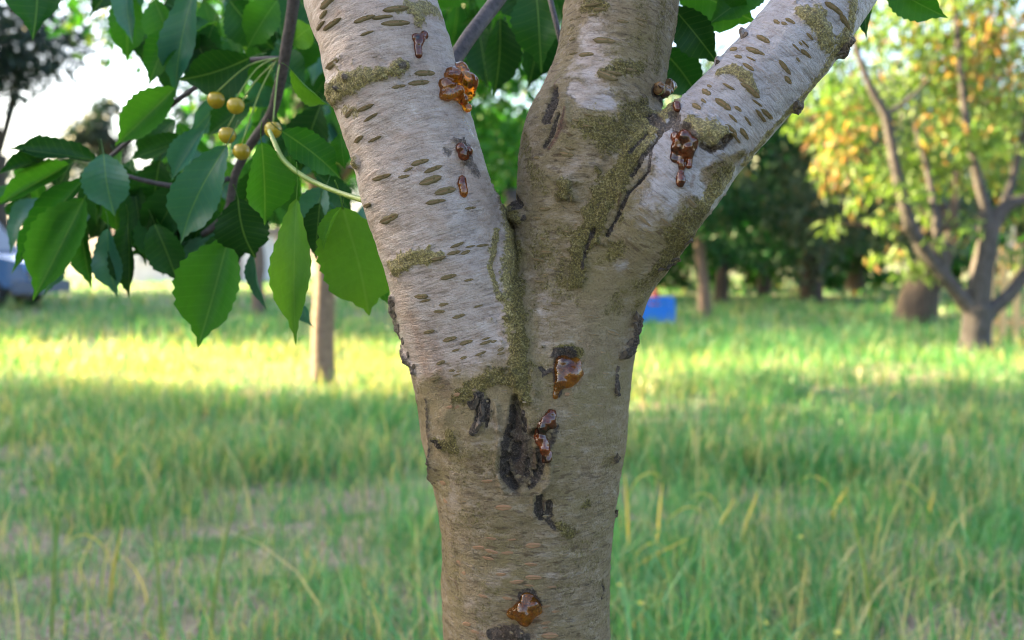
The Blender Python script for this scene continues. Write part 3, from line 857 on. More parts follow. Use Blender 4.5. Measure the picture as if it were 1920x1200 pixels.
sh = twig("shoot", [(684, 376, 6, 0.99), (650, 366, 5, 1.02), (600, 347, 5, 1.06), (560, 325, 5, 1.08), (530, 298, 5, 1.10), (515, 268, 5, 1.12), (505, 245, 4, 1.14)], M['shoot'], label="young green shoot growing from the left limb")
tw_r = twig("branch", [(1265, -120, 8, 1.2), (1300, -60, 7, 1.18), (1420, -70, 6, 1.16), (1560, -60, 6, 1.14), (1700, -40, 5, 1.12)], M['twig'])

# --- leaves
def leaf_mesh(seed, mat, droop=0.25, fold=0.35, wave=0.02, serr=0.02, pet=0.22):
    r = random.Random(seed)
    n = 22
    V, F, UV = [], [], []
    def half(t):
        w = math.sin(math.pi * min(1, t ** 0.92)) ** 0.78
        if t > 0.74: w *= 1 - 0.80 * ((t - 0.74) / 0.26) ** 0.65
        return max(w, 0.0)
    ph = r.uniform(0, 6)
    side_bend = r.uniform(-0.08, 0.08)
    for i in range(n + 1):
        t = i / n
        w = half(t) if 0 < i < n else 0.004
        zc = -droop * t * t
        yb = side_bend * math.sin(math.pi * t)
        for j, s in enumerate((-1, -0.55, 0, 0.55, 1)):
            ss = s
            if abs(s) == 1 and 0 < i < n: ss = s * (1 + serr * (1 if i % 2 else -1) / max(w, 0.2) * 2.0)
            y = ss * w * 0.5
            z = zc + abs(y) * math.tan(fold) + wave * math.sin(t * 9 + ph + (2 if s < 0 else 0)) * abs(s) * w
            if abs(s) == 0.55: z -= 0.018 * w
            V.append((t * (1 - 0.15 * droop * t), y + yb, z)); UV.append((t, y))
    for i in range(n):
        for j in range(4):
            F.append([i*5+j, (i+1)*5+j, (i+1)*5+j+1, i*5+j+1])
    # leaf stalk
    st = smooth_path([(0.02, 0, 0.0), (-pet * 0.5, 0, 0.02), (-pet, 0, 0.10)], 3)
    tvv, tff = tube(st.tolist(), [0.010] * len(st), 5)
    o = len(V); V += tvv; F += [[q + o for q in f] for f in tff]; UV += [(0.5, 0.0)] * len(tvv)
    me = bpy.data.meshes.new("leaf")
    me.from_pydata(V, [], F)
    me.polygons.foreach_set("use_smooth", np.ones(len(F), dtype=bool))
    uvl = me.uv_layers.new(name="UVMap")
    li = np.empty(len(me.loops), np.int32); me.loops.foreach_get("vertex_index", li)
    uvl.data.foreach_set("uv", np.array(UV, np.float32)[li].ravel())
    me.materials.append(mat)
    return me
LEAF = {}
for kk, key in enumerate(('leaf_dark', 'leaf_mid', 'leaf_light', 'leaf_teal')):
    LEAF[key] = [leaf_mesh(10 * kk + s, M[key], droop=d, fold=f, wave=w) for s, (d, f, w) in
                 enumerate(((0.25, 0.42, 0.06), (0.40, 0.3, 0.09), (0.12, 0.6, 0.04), (0.6, 0.4, 0.07), (0.28, 0.16, 0.08)))]
NLEAF = [0]
def leaf(base, tip, width, key, roll=0.0, var=None, parent=tree):
    """base and tip in world space, width in metres across; roll turns it about its own midrib away from facing the camera"""
    base, tip = Vector(base), Vector(tip)
    ex = tip - base; L = ex.length; ex.normalize()
    view = (base - EYE).normalized()
    nz = -(view - ex * view.dot(ex)).normalized()
    nz = Matrix.Rotation(roll, 3, ex) @ nz
    ey = nz.cross(ex)
    mat = Matrix((ex * L, ey * width, nz * (0.5 * L + 0.5 * width))).transposed().to_4x4()
    mat.translation = base - TLOC
    ms = LEAF[key]
    o = bpy.data.objects.new("leaf", ms[var % len(ms)] if var is not None else random.choice(ms))
    link(o, parent)
    o.matrix_local = mat
    NLEAF[0] += 1
    return o
def leaf_px(u0, v0, u1, v1, w, Y0, Y1, key, roll=0.0, var=None):
    leaf(P(u0, v0, Y0), P(u1, v1, Y1), w / FPX * (Y0 + Y1) / 2, key, roll, var)
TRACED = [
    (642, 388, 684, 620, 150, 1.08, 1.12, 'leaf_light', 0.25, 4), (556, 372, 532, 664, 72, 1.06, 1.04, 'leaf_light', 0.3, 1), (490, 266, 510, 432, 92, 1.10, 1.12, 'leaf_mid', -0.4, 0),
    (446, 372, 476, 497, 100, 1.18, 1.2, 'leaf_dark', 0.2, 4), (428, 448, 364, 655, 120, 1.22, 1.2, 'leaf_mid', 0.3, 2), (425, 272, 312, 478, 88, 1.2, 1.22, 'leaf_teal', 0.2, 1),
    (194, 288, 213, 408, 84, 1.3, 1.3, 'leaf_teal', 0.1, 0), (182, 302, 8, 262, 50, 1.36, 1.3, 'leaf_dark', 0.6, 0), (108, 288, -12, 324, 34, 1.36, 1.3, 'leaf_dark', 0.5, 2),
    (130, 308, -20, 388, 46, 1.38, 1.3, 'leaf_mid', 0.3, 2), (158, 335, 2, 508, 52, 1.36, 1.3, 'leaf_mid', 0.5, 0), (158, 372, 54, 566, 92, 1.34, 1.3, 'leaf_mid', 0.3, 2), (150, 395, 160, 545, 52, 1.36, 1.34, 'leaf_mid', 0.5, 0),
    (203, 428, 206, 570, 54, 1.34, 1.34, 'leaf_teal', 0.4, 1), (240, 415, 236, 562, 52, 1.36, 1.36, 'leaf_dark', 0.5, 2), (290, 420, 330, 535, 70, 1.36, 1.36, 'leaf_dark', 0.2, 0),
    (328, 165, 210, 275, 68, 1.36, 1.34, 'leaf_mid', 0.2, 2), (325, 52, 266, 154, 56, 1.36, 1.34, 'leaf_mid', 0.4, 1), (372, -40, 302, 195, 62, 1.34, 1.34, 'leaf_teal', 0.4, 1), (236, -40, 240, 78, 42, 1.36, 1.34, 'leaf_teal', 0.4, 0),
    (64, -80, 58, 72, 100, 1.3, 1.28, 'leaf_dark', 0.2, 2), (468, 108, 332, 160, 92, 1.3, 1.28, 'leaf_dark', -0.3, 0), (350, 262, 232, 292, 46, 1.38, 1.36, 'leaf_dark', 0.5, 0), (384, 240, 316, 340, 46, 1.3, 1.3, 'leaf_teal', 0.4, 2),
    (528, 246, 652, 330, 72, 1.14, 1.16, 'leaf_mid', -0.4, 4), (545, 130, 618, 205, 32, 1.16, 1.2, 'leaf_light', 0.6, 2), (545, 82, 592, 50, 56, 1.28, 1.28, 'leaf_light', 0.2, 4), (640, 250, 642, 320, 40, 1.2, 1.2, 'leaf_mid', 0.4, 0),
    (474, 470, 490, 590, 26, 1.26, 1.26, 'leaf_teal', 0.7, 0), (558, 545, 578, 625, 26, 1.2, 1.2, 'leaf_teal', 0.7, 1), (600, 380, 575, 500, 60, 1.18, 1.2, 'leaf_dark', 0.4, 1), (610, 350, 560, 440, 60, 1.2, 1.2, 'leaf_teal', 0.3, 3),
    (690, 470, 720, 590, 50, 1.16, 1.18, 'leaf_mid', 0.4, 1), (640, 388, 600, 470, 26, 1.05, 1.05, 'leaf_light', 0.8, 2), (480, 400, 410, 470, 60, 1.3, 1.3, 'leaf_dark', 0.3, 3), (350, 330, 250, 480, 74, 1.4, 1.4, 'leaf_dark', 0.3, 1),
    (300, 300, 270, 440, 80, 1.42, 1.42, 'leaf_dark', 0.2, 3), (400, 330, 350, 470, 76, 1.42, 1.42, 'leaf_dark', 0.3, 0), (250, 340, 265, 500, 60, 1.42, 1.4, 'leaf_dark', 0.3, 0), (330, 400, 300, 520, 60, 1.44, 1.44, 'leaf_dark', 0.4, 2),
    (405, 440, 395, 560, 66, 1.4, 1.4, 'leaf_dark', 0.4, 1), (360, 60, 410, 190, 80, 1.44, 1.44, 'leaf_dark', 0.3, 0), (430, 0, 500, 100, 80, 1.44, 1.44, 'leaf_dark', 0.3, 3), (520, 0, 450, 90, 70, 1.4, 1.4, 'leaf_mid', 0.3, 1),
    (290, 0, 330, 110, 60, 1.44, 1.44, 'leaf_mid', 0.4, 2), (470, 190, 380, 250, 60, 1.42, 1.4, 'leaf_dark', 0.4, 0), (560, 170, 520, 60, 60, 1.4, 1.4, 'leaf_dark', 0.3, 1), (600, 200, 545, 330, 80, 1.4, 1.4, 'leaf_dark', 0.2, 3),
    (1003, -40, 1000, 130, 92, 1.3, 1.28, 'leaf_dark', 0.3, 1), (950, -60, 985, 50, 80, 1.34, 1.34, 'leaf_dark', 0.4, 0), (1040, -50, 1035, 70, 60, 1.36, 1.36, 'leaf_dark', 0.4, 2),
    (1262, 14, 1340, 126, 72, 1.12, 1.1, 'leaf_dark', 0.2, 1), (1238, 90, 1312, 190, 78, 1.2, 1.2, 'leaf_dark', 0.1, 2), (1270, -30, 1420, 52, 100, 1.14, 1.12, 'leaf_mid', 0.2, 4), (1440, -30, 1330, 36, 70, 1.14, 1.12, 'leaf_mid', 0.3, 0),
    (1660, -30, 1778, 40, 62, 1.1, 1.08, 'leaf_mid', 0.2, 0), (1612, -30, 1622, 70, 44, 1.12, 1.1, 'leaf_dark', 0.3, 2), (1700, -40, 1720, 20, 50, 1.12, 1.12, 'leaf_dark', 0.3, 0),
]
for t_ in TRACED: leaf_px(*t_)
rl = random.Random(5)
for i in range(150):     # the rest of the left branch, hanging behind the traced leaves
    u = rl.uniform(215, 690); v = rl.uniform(-120, 400)
    if u < 400 and 60 < v < 300 and u < 300 + (v - 60) * 0.15: continue
    Y = rl.uniform(1.42, 2.3)
    b = P(u, v, Y)
    a = rl.uniform(-0.9, 0.9)
    L = rl.uniform(0.075, 0.12)
    tip = b + Vector((math.sin(a) * L, rl.uniform(-0.04, 0.04), -math.cos(a) * L))
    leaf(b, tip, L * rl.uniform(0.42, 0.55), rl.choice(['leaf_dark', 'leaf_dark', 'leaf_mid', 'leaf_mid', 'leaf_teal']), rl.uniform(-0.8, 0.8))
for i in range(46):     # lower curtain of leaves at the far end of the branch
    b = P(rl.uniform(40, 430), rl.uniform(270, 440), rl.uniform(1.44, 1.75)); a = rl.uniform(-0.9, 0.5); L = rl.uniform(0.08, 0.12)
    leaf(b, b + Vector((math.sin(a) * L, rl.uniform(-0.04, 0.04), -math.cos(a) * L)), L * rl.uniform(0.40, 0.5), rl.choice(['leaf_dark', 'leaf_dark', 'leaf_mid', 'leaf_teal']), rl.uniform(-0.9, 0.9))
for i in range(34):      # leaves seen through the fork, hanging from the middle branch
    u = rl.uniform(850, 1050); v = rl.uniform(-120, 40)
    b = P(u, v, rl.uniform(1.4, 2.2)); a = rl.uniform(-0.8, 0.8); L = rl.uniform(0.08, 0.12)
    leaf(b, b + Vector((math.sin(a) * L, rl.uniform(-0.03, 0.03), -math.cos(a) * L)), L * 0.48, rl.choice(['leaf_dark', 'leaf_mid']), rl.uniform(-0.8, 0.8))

# --- cherries
def cherry(u, v, Y, su, sv):
    c = P(u, v, Y); r = 17 / FPX * Y
    V, F = [], []
    ns, nr = 14, 9
    for i in range(nr + 1):
        th = math.pi * i / nr
        for s in range(ns):
            a = 2 * math.pi * s / ns
            rr = math.sin(th) * (1 - 0.06 * math.cos(a * 2) ** 2)
            z = math.cos(th) * 0.96 - 0.26 * math.exp(-(th / 0.35) ** 2)
            V.append((c.x + r * rr * math.cos(a), c.y + r * rr * math.sin(a), c.z + r * z))
    for i in range(nr):
        for s in range(ns):
            F.append([i*ns+s, (i+1)*ns+s, (i+1)*ns+(s+1) % ns, i*ns+(s+1) % ns])
    f = mesh_obj("cherry", V, F, M['fruit'], tree)
    top = c + Vector((0, 0, r * 0.72)); root = P(su, sv, 1.3)
    st = smooth_path([tuple(top), tuple((top + root) / 2 + Vector((0, 0, 0.012))), tuple(root)], 4)
    V, F = tube(st.tolist(), [0.0011] * len(st), 5)
    mesh_obj("fruit_stalk", V, F, M['shoot'], tree)
for a in ((405, 187, 1.28), (442, 198, 1.26), (426, 253, 1.29), (453, 284, 1.26), (512, 243, 1.24)):
    cherry(*a, 525 + random.uniform(-4, 4), 108)


# ------------------------------------------------------------------ grass
def grass():
    def field(n, d0, d1, hmin, hmax, wid, segs, seed, dens_seed=40, power=1.0):
        r = np.random.default_rng(seed)
        d = d0 * (d1 / d0) ** (r.random(n) ** power)
        ang = r.uniform(-0.76, 0.76, n)
        x, y = d * np.sin(ang) * 1.02, d * np.cos(ang)
        p = np.stack([x, y, 0 * x], 1)
        cl = fbm(p * np.array([1.1, 1.1, 1]), 3, dens_seed)
        keep = r.random(n) < sstep(0.36, 0.56, cl) * 0.75 + 0.25
        x, y, cl = x[keep], y[keep], cl[keep]; n = len(x)
        p = np.stack([x, y, 0 * x], 1)
        hgt = r.uniform(hmin, hmax, n) * (0.6 + 0.8 * fbm(p * 0.7, 2, 61)) * np.where(r.random(n) < 0.06, 1.6, 1)
        a = r.uniform(0, 2 * np.pi, n); lean = r.uniform(0.05, 1.0, n)
        w = wid * r.uniform(0.5, 1.3, n)
        wa = a + np.pi / 2 + r.uniform(-0.9, 0.9, n)
        V = np.zeros((n, 2 * segs + 1, 3))
        for s in range(segs + 1):
            t = s / segs
            bx = x + np.cos(a) * lean * hgt * t ** 2; by = y + np.sin(a) * lean * hgt * t ** 2
            bz = hgt * (t - 0.35 * lean * t ** 2.5)
            ww = w * (1 - t ** 1.6) * 0.5
            if s < segs:
                V[:, 2*s] = np.stack([bx - np.cos(wa) * ww, by - np.sin(wa) * ww, bz - (0.01 if s == 0 else 0)], 1)
                V[:, 2*s+1] = np.stack([bx + np.cos(wa) * ww, by + np.sin(wa) * ww, bz - (0.01 if s == 0 else 0)], 1)
            else:
                V[:, 2*s] = np.stack([bx, by, bz], 1)
        k = 2 * segs + 1
        base = (np.arange(n) * k)[:, None]
        quads = np.concatenate([base + np.array([2*s, 2*s+1, 2*s+3, 2*s+2]) for s in range(segs - 1)]) if segs > 1 else np.zeros((0, 4), int)
        tris = base + np.array([2*segs-2, 2*segs-1, 2*segs])
        tone = np.clip(0.9 * r.random(n) ** 1.5 + 0.8 * (fbm(p * 0.8, 3, 71) - 0.35), 0, 1)
        sun_band = sstep(6.5, 8.5, y) * sstep(15, 11, y) * sstep(3, -1, x) * 0.45 * sstep(0.3, 0.6, fbm(p * 0.9, 2, 33))  # extra yellow blades along the sunlit band, its sunlight put into their colour
        dry = (r.random(n) < sun_band + 0.12 + 0.22 * sstep(0.5, 0.66, fbm(p * 0.9, 2, 90))).astype(float) * r.uniform(0.5, 1, n)
        return V.reshape(-1, 3), quads, tris, np.repeat(tone, k), np.repeat(dry, k)
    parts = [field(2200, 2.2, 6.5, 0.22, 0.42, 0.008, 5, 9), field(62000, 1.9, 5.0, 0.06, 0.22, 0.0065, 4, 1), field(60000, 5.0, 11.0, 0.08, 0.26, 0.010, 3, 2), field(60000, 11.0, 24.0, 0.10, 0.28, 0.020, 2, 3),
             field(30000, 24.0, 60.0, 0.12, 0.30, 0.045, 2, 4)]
    off = 0; VV, FF, TT, DD = [], [], [], []
    for V, q, t, tone, dry in parts:
        VV.append(V); FF += (q + off).tolist() + (t + off).tolist(); TT.append(tone); DD.append(dry); off += len(V)
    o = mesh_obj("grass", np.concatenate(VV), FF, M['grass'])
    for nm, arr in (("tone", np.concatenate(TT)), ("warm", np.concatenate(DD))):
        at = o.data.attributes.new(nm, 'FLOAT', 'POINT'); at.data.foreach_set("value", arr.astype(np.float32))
    tag(o, "long green orchard grass growing over the whole ground", "grass", kind="stuff")
grass()

# ------------------------------------------------------------------ trees
M['bark_grey'] = simple("orchard_bark", (0.028, 0.022, 0.022), (0.095, 0.082, 0.084), 26, 0.85, 0.6, 0.02, stretch=(1, 1, 0.35))
M['bark_pink'] = simple("pale_orchard_bark", (0.10, 0.066, 0.05), (0.23, 0.16, 0.125), 22, 0.8, 0.5, 0.02)
M['bark_dark'] = simple("old_dark_bark", (0.025, 0.019, 0.015), (0.095, 0.07, 0.05), 18, 0.9, 0.8, 0.04, stretch=(1, 1, 0.3))
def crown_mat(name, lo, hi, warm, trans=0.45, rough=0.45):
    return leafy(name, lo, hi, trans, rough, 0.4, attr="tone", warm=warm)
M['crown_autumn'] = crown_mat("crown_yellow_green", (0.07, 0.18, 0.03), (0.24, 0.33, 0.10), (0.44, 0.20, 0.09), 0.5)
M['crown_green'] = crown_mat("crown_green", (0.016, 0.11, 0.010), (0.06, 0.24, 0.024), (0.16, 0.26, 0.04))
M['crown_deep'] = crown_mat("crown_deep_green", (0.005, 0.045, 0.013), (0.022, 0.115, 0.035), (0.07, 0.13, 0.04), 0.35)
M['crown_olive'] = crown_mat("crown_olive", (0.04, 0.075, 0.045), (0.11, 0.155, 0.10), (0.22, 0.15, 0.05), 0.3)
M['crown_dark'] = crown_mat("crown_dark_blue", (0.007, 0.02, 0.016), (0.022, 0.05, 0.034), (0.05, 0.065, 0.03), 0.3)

def crown_mesh(name, centres, mat, parent, n, size, seed, spread=0.35, droop=0.7, warm=0.1, aspect=0.42):
    """leaves clustered round clump centres (x, y, z, radius): each leaf a folded diamond of four triangles"""
    r = np.random.default_rng(seed)
    C = np.array(centres)
    wts = C[:, 3] ** 2; k = r.choice(len(C), n, p=wts / wts.sum())
    off = r.normal(size=(n, 3)); off /= np.linalg.norm(off, axis=1)[:, None]
    off *= (r.random(n) ** 0.45)[:, None] * C[k, 3][:, None]
    off[:, 2] *= 0.8
    p = C[k, :3] + off
    ax = r.normal(size=(n, 3)); ax[:, 2] = -np.abs(ax[:, 2]) * (0.4 + droop * 1.6) ; ax /= np.linalg.norm(ax, axis=1)[:, None]
    sd_ = np.cross(ax, r.normal(size=(n, 3))); sd_ /= np.linalg.norm(sd_, axis=1)[:, None]
    up = np.cross(ax, sd_)
    L = (size * r.uniform(0.6, 1.25, n))[:, None]
    V = np.stack([p, p + ax * L * 0.5 + sd_ * L * aspect * 0.5 + up * L * 0.06, p + ax * L * 0.48 - up * L * 0.05, p + ax * L * 0.5 - sd_ * L * aspect * 0.5 + up * L * 0.06, p + ax * L - up * L * 0.12], 1)
    b = (np.arange(n) * 5)[:, None]
    F = np.concatenate([b + np.array(q) for q in ([0, 2, 1], [0, 3, 2], [1, 2, 4], [2, 3, 4])])
    o = mesh_obj(name, V.reshape(-1, 3), F, mat, parent)
    ctone = r.random(len(C))
    tone = np.clip(0.55 * ctone[k] + 0.55 * r.random(n) - 0.05, 0, 1)
    cw = (r.random(len(C)) < warm * 1.5) * 0.6
    w = np.where(r.random(n) < warm + cw[k] * 0.6, r.uniform(0.4, 1, n), 0)
    for nm, arr in (("tone", tone), ("warm", w)):
        at = o.data.attributes.new(nm, 'FLOAT', 'POINT'); at.data.foreach_set("value", np.repeat(arr, 5).astype(np.float32))
    o["kind"] = "stuff"
    return o

def clumps(c, rad, n, seed, cr=(0.25, 0.5)):
    r = random.Random(seed); out = []
    while len(out) < n:
        v = Vector((r.uniform(-1, 1), r.uniform(-1, 1), r.uniform(-1, 1)))
        if 0.25 < v.length < 1:
            out.append((c[0] + v.x * rad[0], c[1] + v.y * rad[1], c[2] + v.z * rad[2], r.uniform(*cr) * min(rad) * 1.0))
    return out

def make_tree(name, base, trunk_pts, radii, crown_c, crown_r, n_leaf, leaf_size, bark, crown, label, seed, cat="tree", group=None, n_clump=26, warm=0.06, limbs=7, droop=0.5, cr=(0.25, 0.5), extra_limbs=(), extra_clumps=()):
    t = empty(name, base)
    tag(t, label, cat, group)
    pts = smooth_path([(*p, r) for p, r in zip(trunk_pts, radii)], 4)
    jit = 1 + (fbm(pts[:, :3] * 9, 2, seed) - 0.5) * 0.25
    V, F = tube([q[:3] for q in pts], [q[3] * j for q, j in zip(pts, jit)], 12)
    mesh_obj("trunk", V, F, bark, t)
    cl = clumps(crown_c, crown_r, n_clump, seed, cr) + list(extra_clumps)
    top = np.array(trunk_pts[-1]); rt = radii[-1]
    r = random.Random(seed)
    for c in cl[:limbs]:
        c3 = np.array(c[:3]); m = (top + c3) / 2 + np.array([r.uniform(-.2, .2), r.uniform(-.2, .2), r.uniform(0, .25)]) * 0.5
        q = smooth_path([(*top, min(rt * 0.8, 0.09)), (*m, min(rt * 0.5, 0.05)), (*c3, min(rt * 0.15, 0.02))], 4)
        V, F = tube([a[:3] for a in q], [a[3] for a in q], 7)
        mesh_obj("limb", V, F, bark, t)
    for el in extra_limbs:
        q = smooth_path(el, 4)
        V, F = tube([a[:3] for a in q], [a[3] for a in q], 9)
        mesh_obj("limb", V, F, bark, t)
    crown_mesh("crown", cl, crown, t, n_leaf, leaf_size, seed, droop=droop, warm=warm, aspect=0.42 if droop < 0.9 else 0.34)
    return t

def G(u, v):
    """ground point under pixel (u, v)"""
    d = ray(u, v)
    q = EYE + d * (CAM_H / -d.z)
    return Vector((q.x, q.y, 0))

# young tree whose trunk catches the sun on the left
b = G(605, 722)
make_tree("young_cherry_tree", b, [b + Vector((0, 0, -0.05)), b + Vector((0.01, 0, 0.5)), b + Vector((0.03, 0, 1.0)), b + Vector((0.0, 0, 1.6))], [0.115, 0.095, 0.09, 0.085],
          (b.x + 0.25, b.y + 0.2, 3.5), (2.0, 2.3, 1.95), 17000, 0.125, M['bark_pink'], M['crown_green'], "young cherry tree with straight pale trunk beside the sunlit grass", 21, n_clump=80, cr=(0.26, 0.42))

# yellowing cherry tree on the right
Yt = 11.0
tp = lambda u, v, r, dy=0.0: (*P(u, v, Yt + dy), 0.8 * r / FPX * Yt)
b = Vector((P(1828, 690, Yt).x, Yt, 0))
el = [[tp(1828, 585, 26), tp(1795, 548, 18), tp(1760, 505, 17), tp(1720, 450, 16), tp(1692, 370, 14), tp(1675, 290, 12), tp(1660, 215, 11), tp(1635, 170, 9), tp(1608, 100, 7), tp(1590, 20, 6)],
      [tp(1775, 520, 12), tp(1762, 460, 11), tp(1750, 380, 9, .1), tp(1735, 300, 7, .2), tp(1715, 230, 6, .2)],
      [tp(1830, 590, 30), tp(1842, 500, 26), tp(1862, 420, 20), tp(1890, 385, 15), tp(1930, 370, 12), tp(2000, 330, 9)],
      [tp(1850, 450, 20), tp(1846, 390, 15), tp(1828, 310, 11), tp(1812, 230, 9), tp(1800, 120, 8), tp(1790, 0, 7), tp(1785, -100, 5)],
      [tp(1832, 610, 24), tp(1862, 578, 18), tp(1895, 550, 16), tp(1935, 500, 14), tp(2020, 420, 11)],
      [tp(1875, 410, 14), tp(1900, 330, 10, .3), tp(1925, 230, 8, .3), tp(1960, 100, 6, .3)],
      [tp(1660, 215, 8), tp(1700, 190, 5, .1), tp(1740, 150, 4, .2)]]
xc = [(*P(u, v, Yt + dy + 0.45), rr) for u, v, dy, rr in (
    (1560, 150, .4, .5), (1590, 250, .3, .45), (1640, 330, .2, .35), (1700, 80, 0, .6), (1760, 170, .3, .6), (1840, 100, -.2, .7), (1900, 220, 0, .6), (1700, 290, .6, .45), (1790, 300, .5, .5),
    (1870, 330, .6, .45), (1560, 330, .8, .3), (1560, 420, .3, .16), (1740, 395, -.2, .22), (1680, 470, -.3, .16), (1730, 500, -.3, .22), (1690, 510, -.3, .16), (1530, 230, .7, .35), (1650, 20, .5, .6), (1780, 10, .4, .7),
    (1900, 20, .2, .7), (2050, 150, .2, .9), (1820, 230, .8, .6), (1500, 60, .9, .4), (1600, 380, -.5, .16), (1660, 410, -.5, .18), (1815, 420, -.6, .2), (1762, 452, -.7, .15), (1640, 478, -.7, .12), (1905, 470, -.5, .2), (1560, 300, -.2, .22), (1700, 360, -.5, .25), (1840, 260, -.7, .3), (1770, 240, -.6, .3), (1880, 400, -.3, .2), (2000, 350, 0, .6), (1730, 340, .9, .4), (1600, 190, 1.0, .5))]
make_tree("yellowing_cherry_tree", b, [b + Vector((0, 0, -0.05)), b + Vector((0.0, 0, 0.25)), b + Vector((0.01, 0, 0.45)), P(1832, 575, Yt)], [0.20, 0.165, 0.16, 0.17],
          (b.x, Yt, 4.6), (2.2, 2.0, 1.3), 9000, 0.15, M['bark_grey'], M['crown_autumn'], "cherry tree with drooping yellow and orange leaves before the wooden fence", 33, n_clump=14, warm=0.09, limbs=0, droop=1.0, extra_limbs=el, extra_clumps=xc)

# big leaning dark trunk and olive crown behind it
b = G(1712, 612)
make_tree("old_leaning_tree", b, [b + Vector((0, 0, -0.1)), b + Vector((0.1, 0, 0.5)), b + Vector((0.3, 0, 1.0)), b + Vector((0.6, 0, 1.5))], [0.38, 0.31, 0.28, 0.12],
          (b.x + 0.2, b.y + 2, 3.4), (3.4, 2.0, 1.9), 11000, 0.17, M['bark_dark'], M['crown_olive'], "old tree with a thick dark leaning trunk under grey green foliage", 45, n_clump=44, cr=(0.3, 0.55))

# orchard rows behind
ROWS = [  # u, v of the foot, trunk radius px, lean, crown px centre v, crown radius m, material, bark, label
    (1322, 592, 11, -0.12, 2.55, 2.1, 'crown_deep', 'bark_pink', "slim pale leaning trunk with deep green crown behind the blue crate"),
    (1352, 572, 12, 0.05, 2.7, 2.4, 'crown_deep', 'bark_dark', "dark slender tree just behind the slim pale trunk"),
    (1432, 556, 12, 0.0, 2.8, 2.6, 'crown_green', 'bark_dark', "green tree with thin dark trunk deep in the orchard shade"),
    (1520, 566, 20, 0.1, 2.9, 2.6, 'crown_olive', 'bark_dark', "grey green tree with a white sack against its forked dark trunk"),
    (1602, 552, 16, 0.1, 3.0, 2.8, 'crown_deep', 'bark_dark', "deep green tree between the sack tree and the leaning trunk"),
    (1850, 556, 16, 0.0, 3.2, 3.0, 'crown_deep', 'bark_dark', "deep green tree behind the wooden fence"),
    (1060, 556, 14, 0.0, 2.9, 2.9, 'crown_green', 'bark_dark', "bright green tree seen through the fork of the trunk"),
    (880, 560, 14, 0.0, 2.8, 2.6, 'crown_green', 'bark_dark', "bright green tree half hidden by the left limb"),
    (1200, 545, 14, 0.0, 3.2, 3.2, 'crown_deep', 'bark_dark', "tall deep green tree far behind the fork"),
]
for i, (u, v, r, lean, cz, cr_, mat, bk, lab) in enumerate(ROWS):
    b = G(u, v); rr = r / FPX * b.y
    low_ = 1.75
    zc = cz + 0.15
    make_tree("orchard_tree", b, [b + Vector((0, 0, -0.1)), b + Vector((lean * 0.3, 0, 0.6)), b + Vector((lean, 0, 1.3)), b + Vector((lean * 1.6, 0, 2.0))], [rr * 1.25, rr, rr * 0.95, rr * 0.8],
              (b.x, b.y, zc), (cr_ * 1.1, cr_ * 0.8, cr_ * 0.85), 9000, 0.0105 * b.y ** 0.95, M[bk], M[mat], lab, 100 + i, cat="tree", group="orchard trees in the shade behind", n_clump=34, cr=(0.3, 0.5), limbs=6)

# nearer bright green neighbour seen between the limbs
b = Vector((0.12, 7.2, 0))
make_tree("neighbour_cherry_tree", b, [b + Vector((0, 0, -0.05)), b + Vector((0.0, 0, 0.5)), b + Vector((-0.05, 0, 1.0)), b + Vector((-0.1, 0, 1.6))], [0.10, 0.085, 0.08, 0.075],
          (-0.1, 7.2, 2.75), (1.25, 1.0, 1.25), 5200, 0.115, M['bark_grey'], M['crown_green'], "leafy cherry tree close behind the main trunk, its crown filling the fork", 57, n_clump=34, cr=(0.32, 0.55), limbs=0)

# trees to the left and far beyond
FAR = [  # name, x, y, trunk r, height, crown centre z, crown radii, n, leaf, mat, label
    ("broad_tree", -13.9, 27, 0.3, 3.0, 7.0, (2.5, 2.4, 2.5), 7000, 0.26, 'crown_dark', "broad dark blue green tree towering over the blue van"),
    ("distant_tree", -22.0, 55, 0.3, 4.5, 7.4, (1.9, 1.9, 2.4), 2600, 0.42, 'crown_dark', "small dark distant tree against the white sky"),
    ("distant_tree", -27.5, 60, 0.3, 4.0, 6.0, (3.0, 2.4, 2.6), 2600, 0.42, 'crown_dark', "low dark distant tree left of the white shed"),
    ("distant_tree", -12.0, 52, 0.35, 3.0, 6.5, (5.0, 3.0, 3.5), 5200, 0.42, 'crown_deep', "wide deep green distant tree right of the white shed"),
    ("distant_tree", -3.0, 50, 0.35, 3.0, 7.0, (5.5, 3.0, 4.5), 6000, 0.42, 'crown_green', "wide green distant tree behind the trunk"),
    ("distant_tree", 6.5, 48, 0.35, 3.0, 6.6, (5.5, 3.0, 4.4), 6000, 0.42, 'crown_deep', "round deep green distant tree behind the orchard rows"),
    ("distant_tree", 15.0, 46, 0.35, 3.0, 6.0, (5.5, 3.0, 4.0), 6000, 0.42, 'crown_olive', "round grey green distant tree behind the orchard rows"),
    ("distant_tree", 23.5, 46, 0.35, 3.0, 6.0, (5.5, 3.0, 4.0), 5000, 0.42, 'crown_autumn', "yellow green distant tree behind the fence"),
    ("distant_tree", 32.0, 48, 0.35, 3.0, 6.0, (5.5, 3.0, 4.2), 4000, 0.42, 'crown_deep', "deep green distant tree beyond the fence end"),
]
for i, (nm, x, y, r, h, cz, cr_, n, ls, mat, lab) in enumerate(FAR):
    b = Vector((x, y, 0))
    make_tree(nm, b, [b + Vector((0, 0, -0.1)), b + Vector((0.1, 0, h * 0.4)), b + Vector((0.0, 0, h * 0.8)), b + Vector((0.1, 0, h * 1.3))], [r * 1.3, r, r * 0.9, r * 0.7], (x, y, cz), cr_, n, ls,
              M['bark_dark'], M[mat], lab, 300 + i, n_clump=40, cr=(0.3, 0.5), limbs=6)
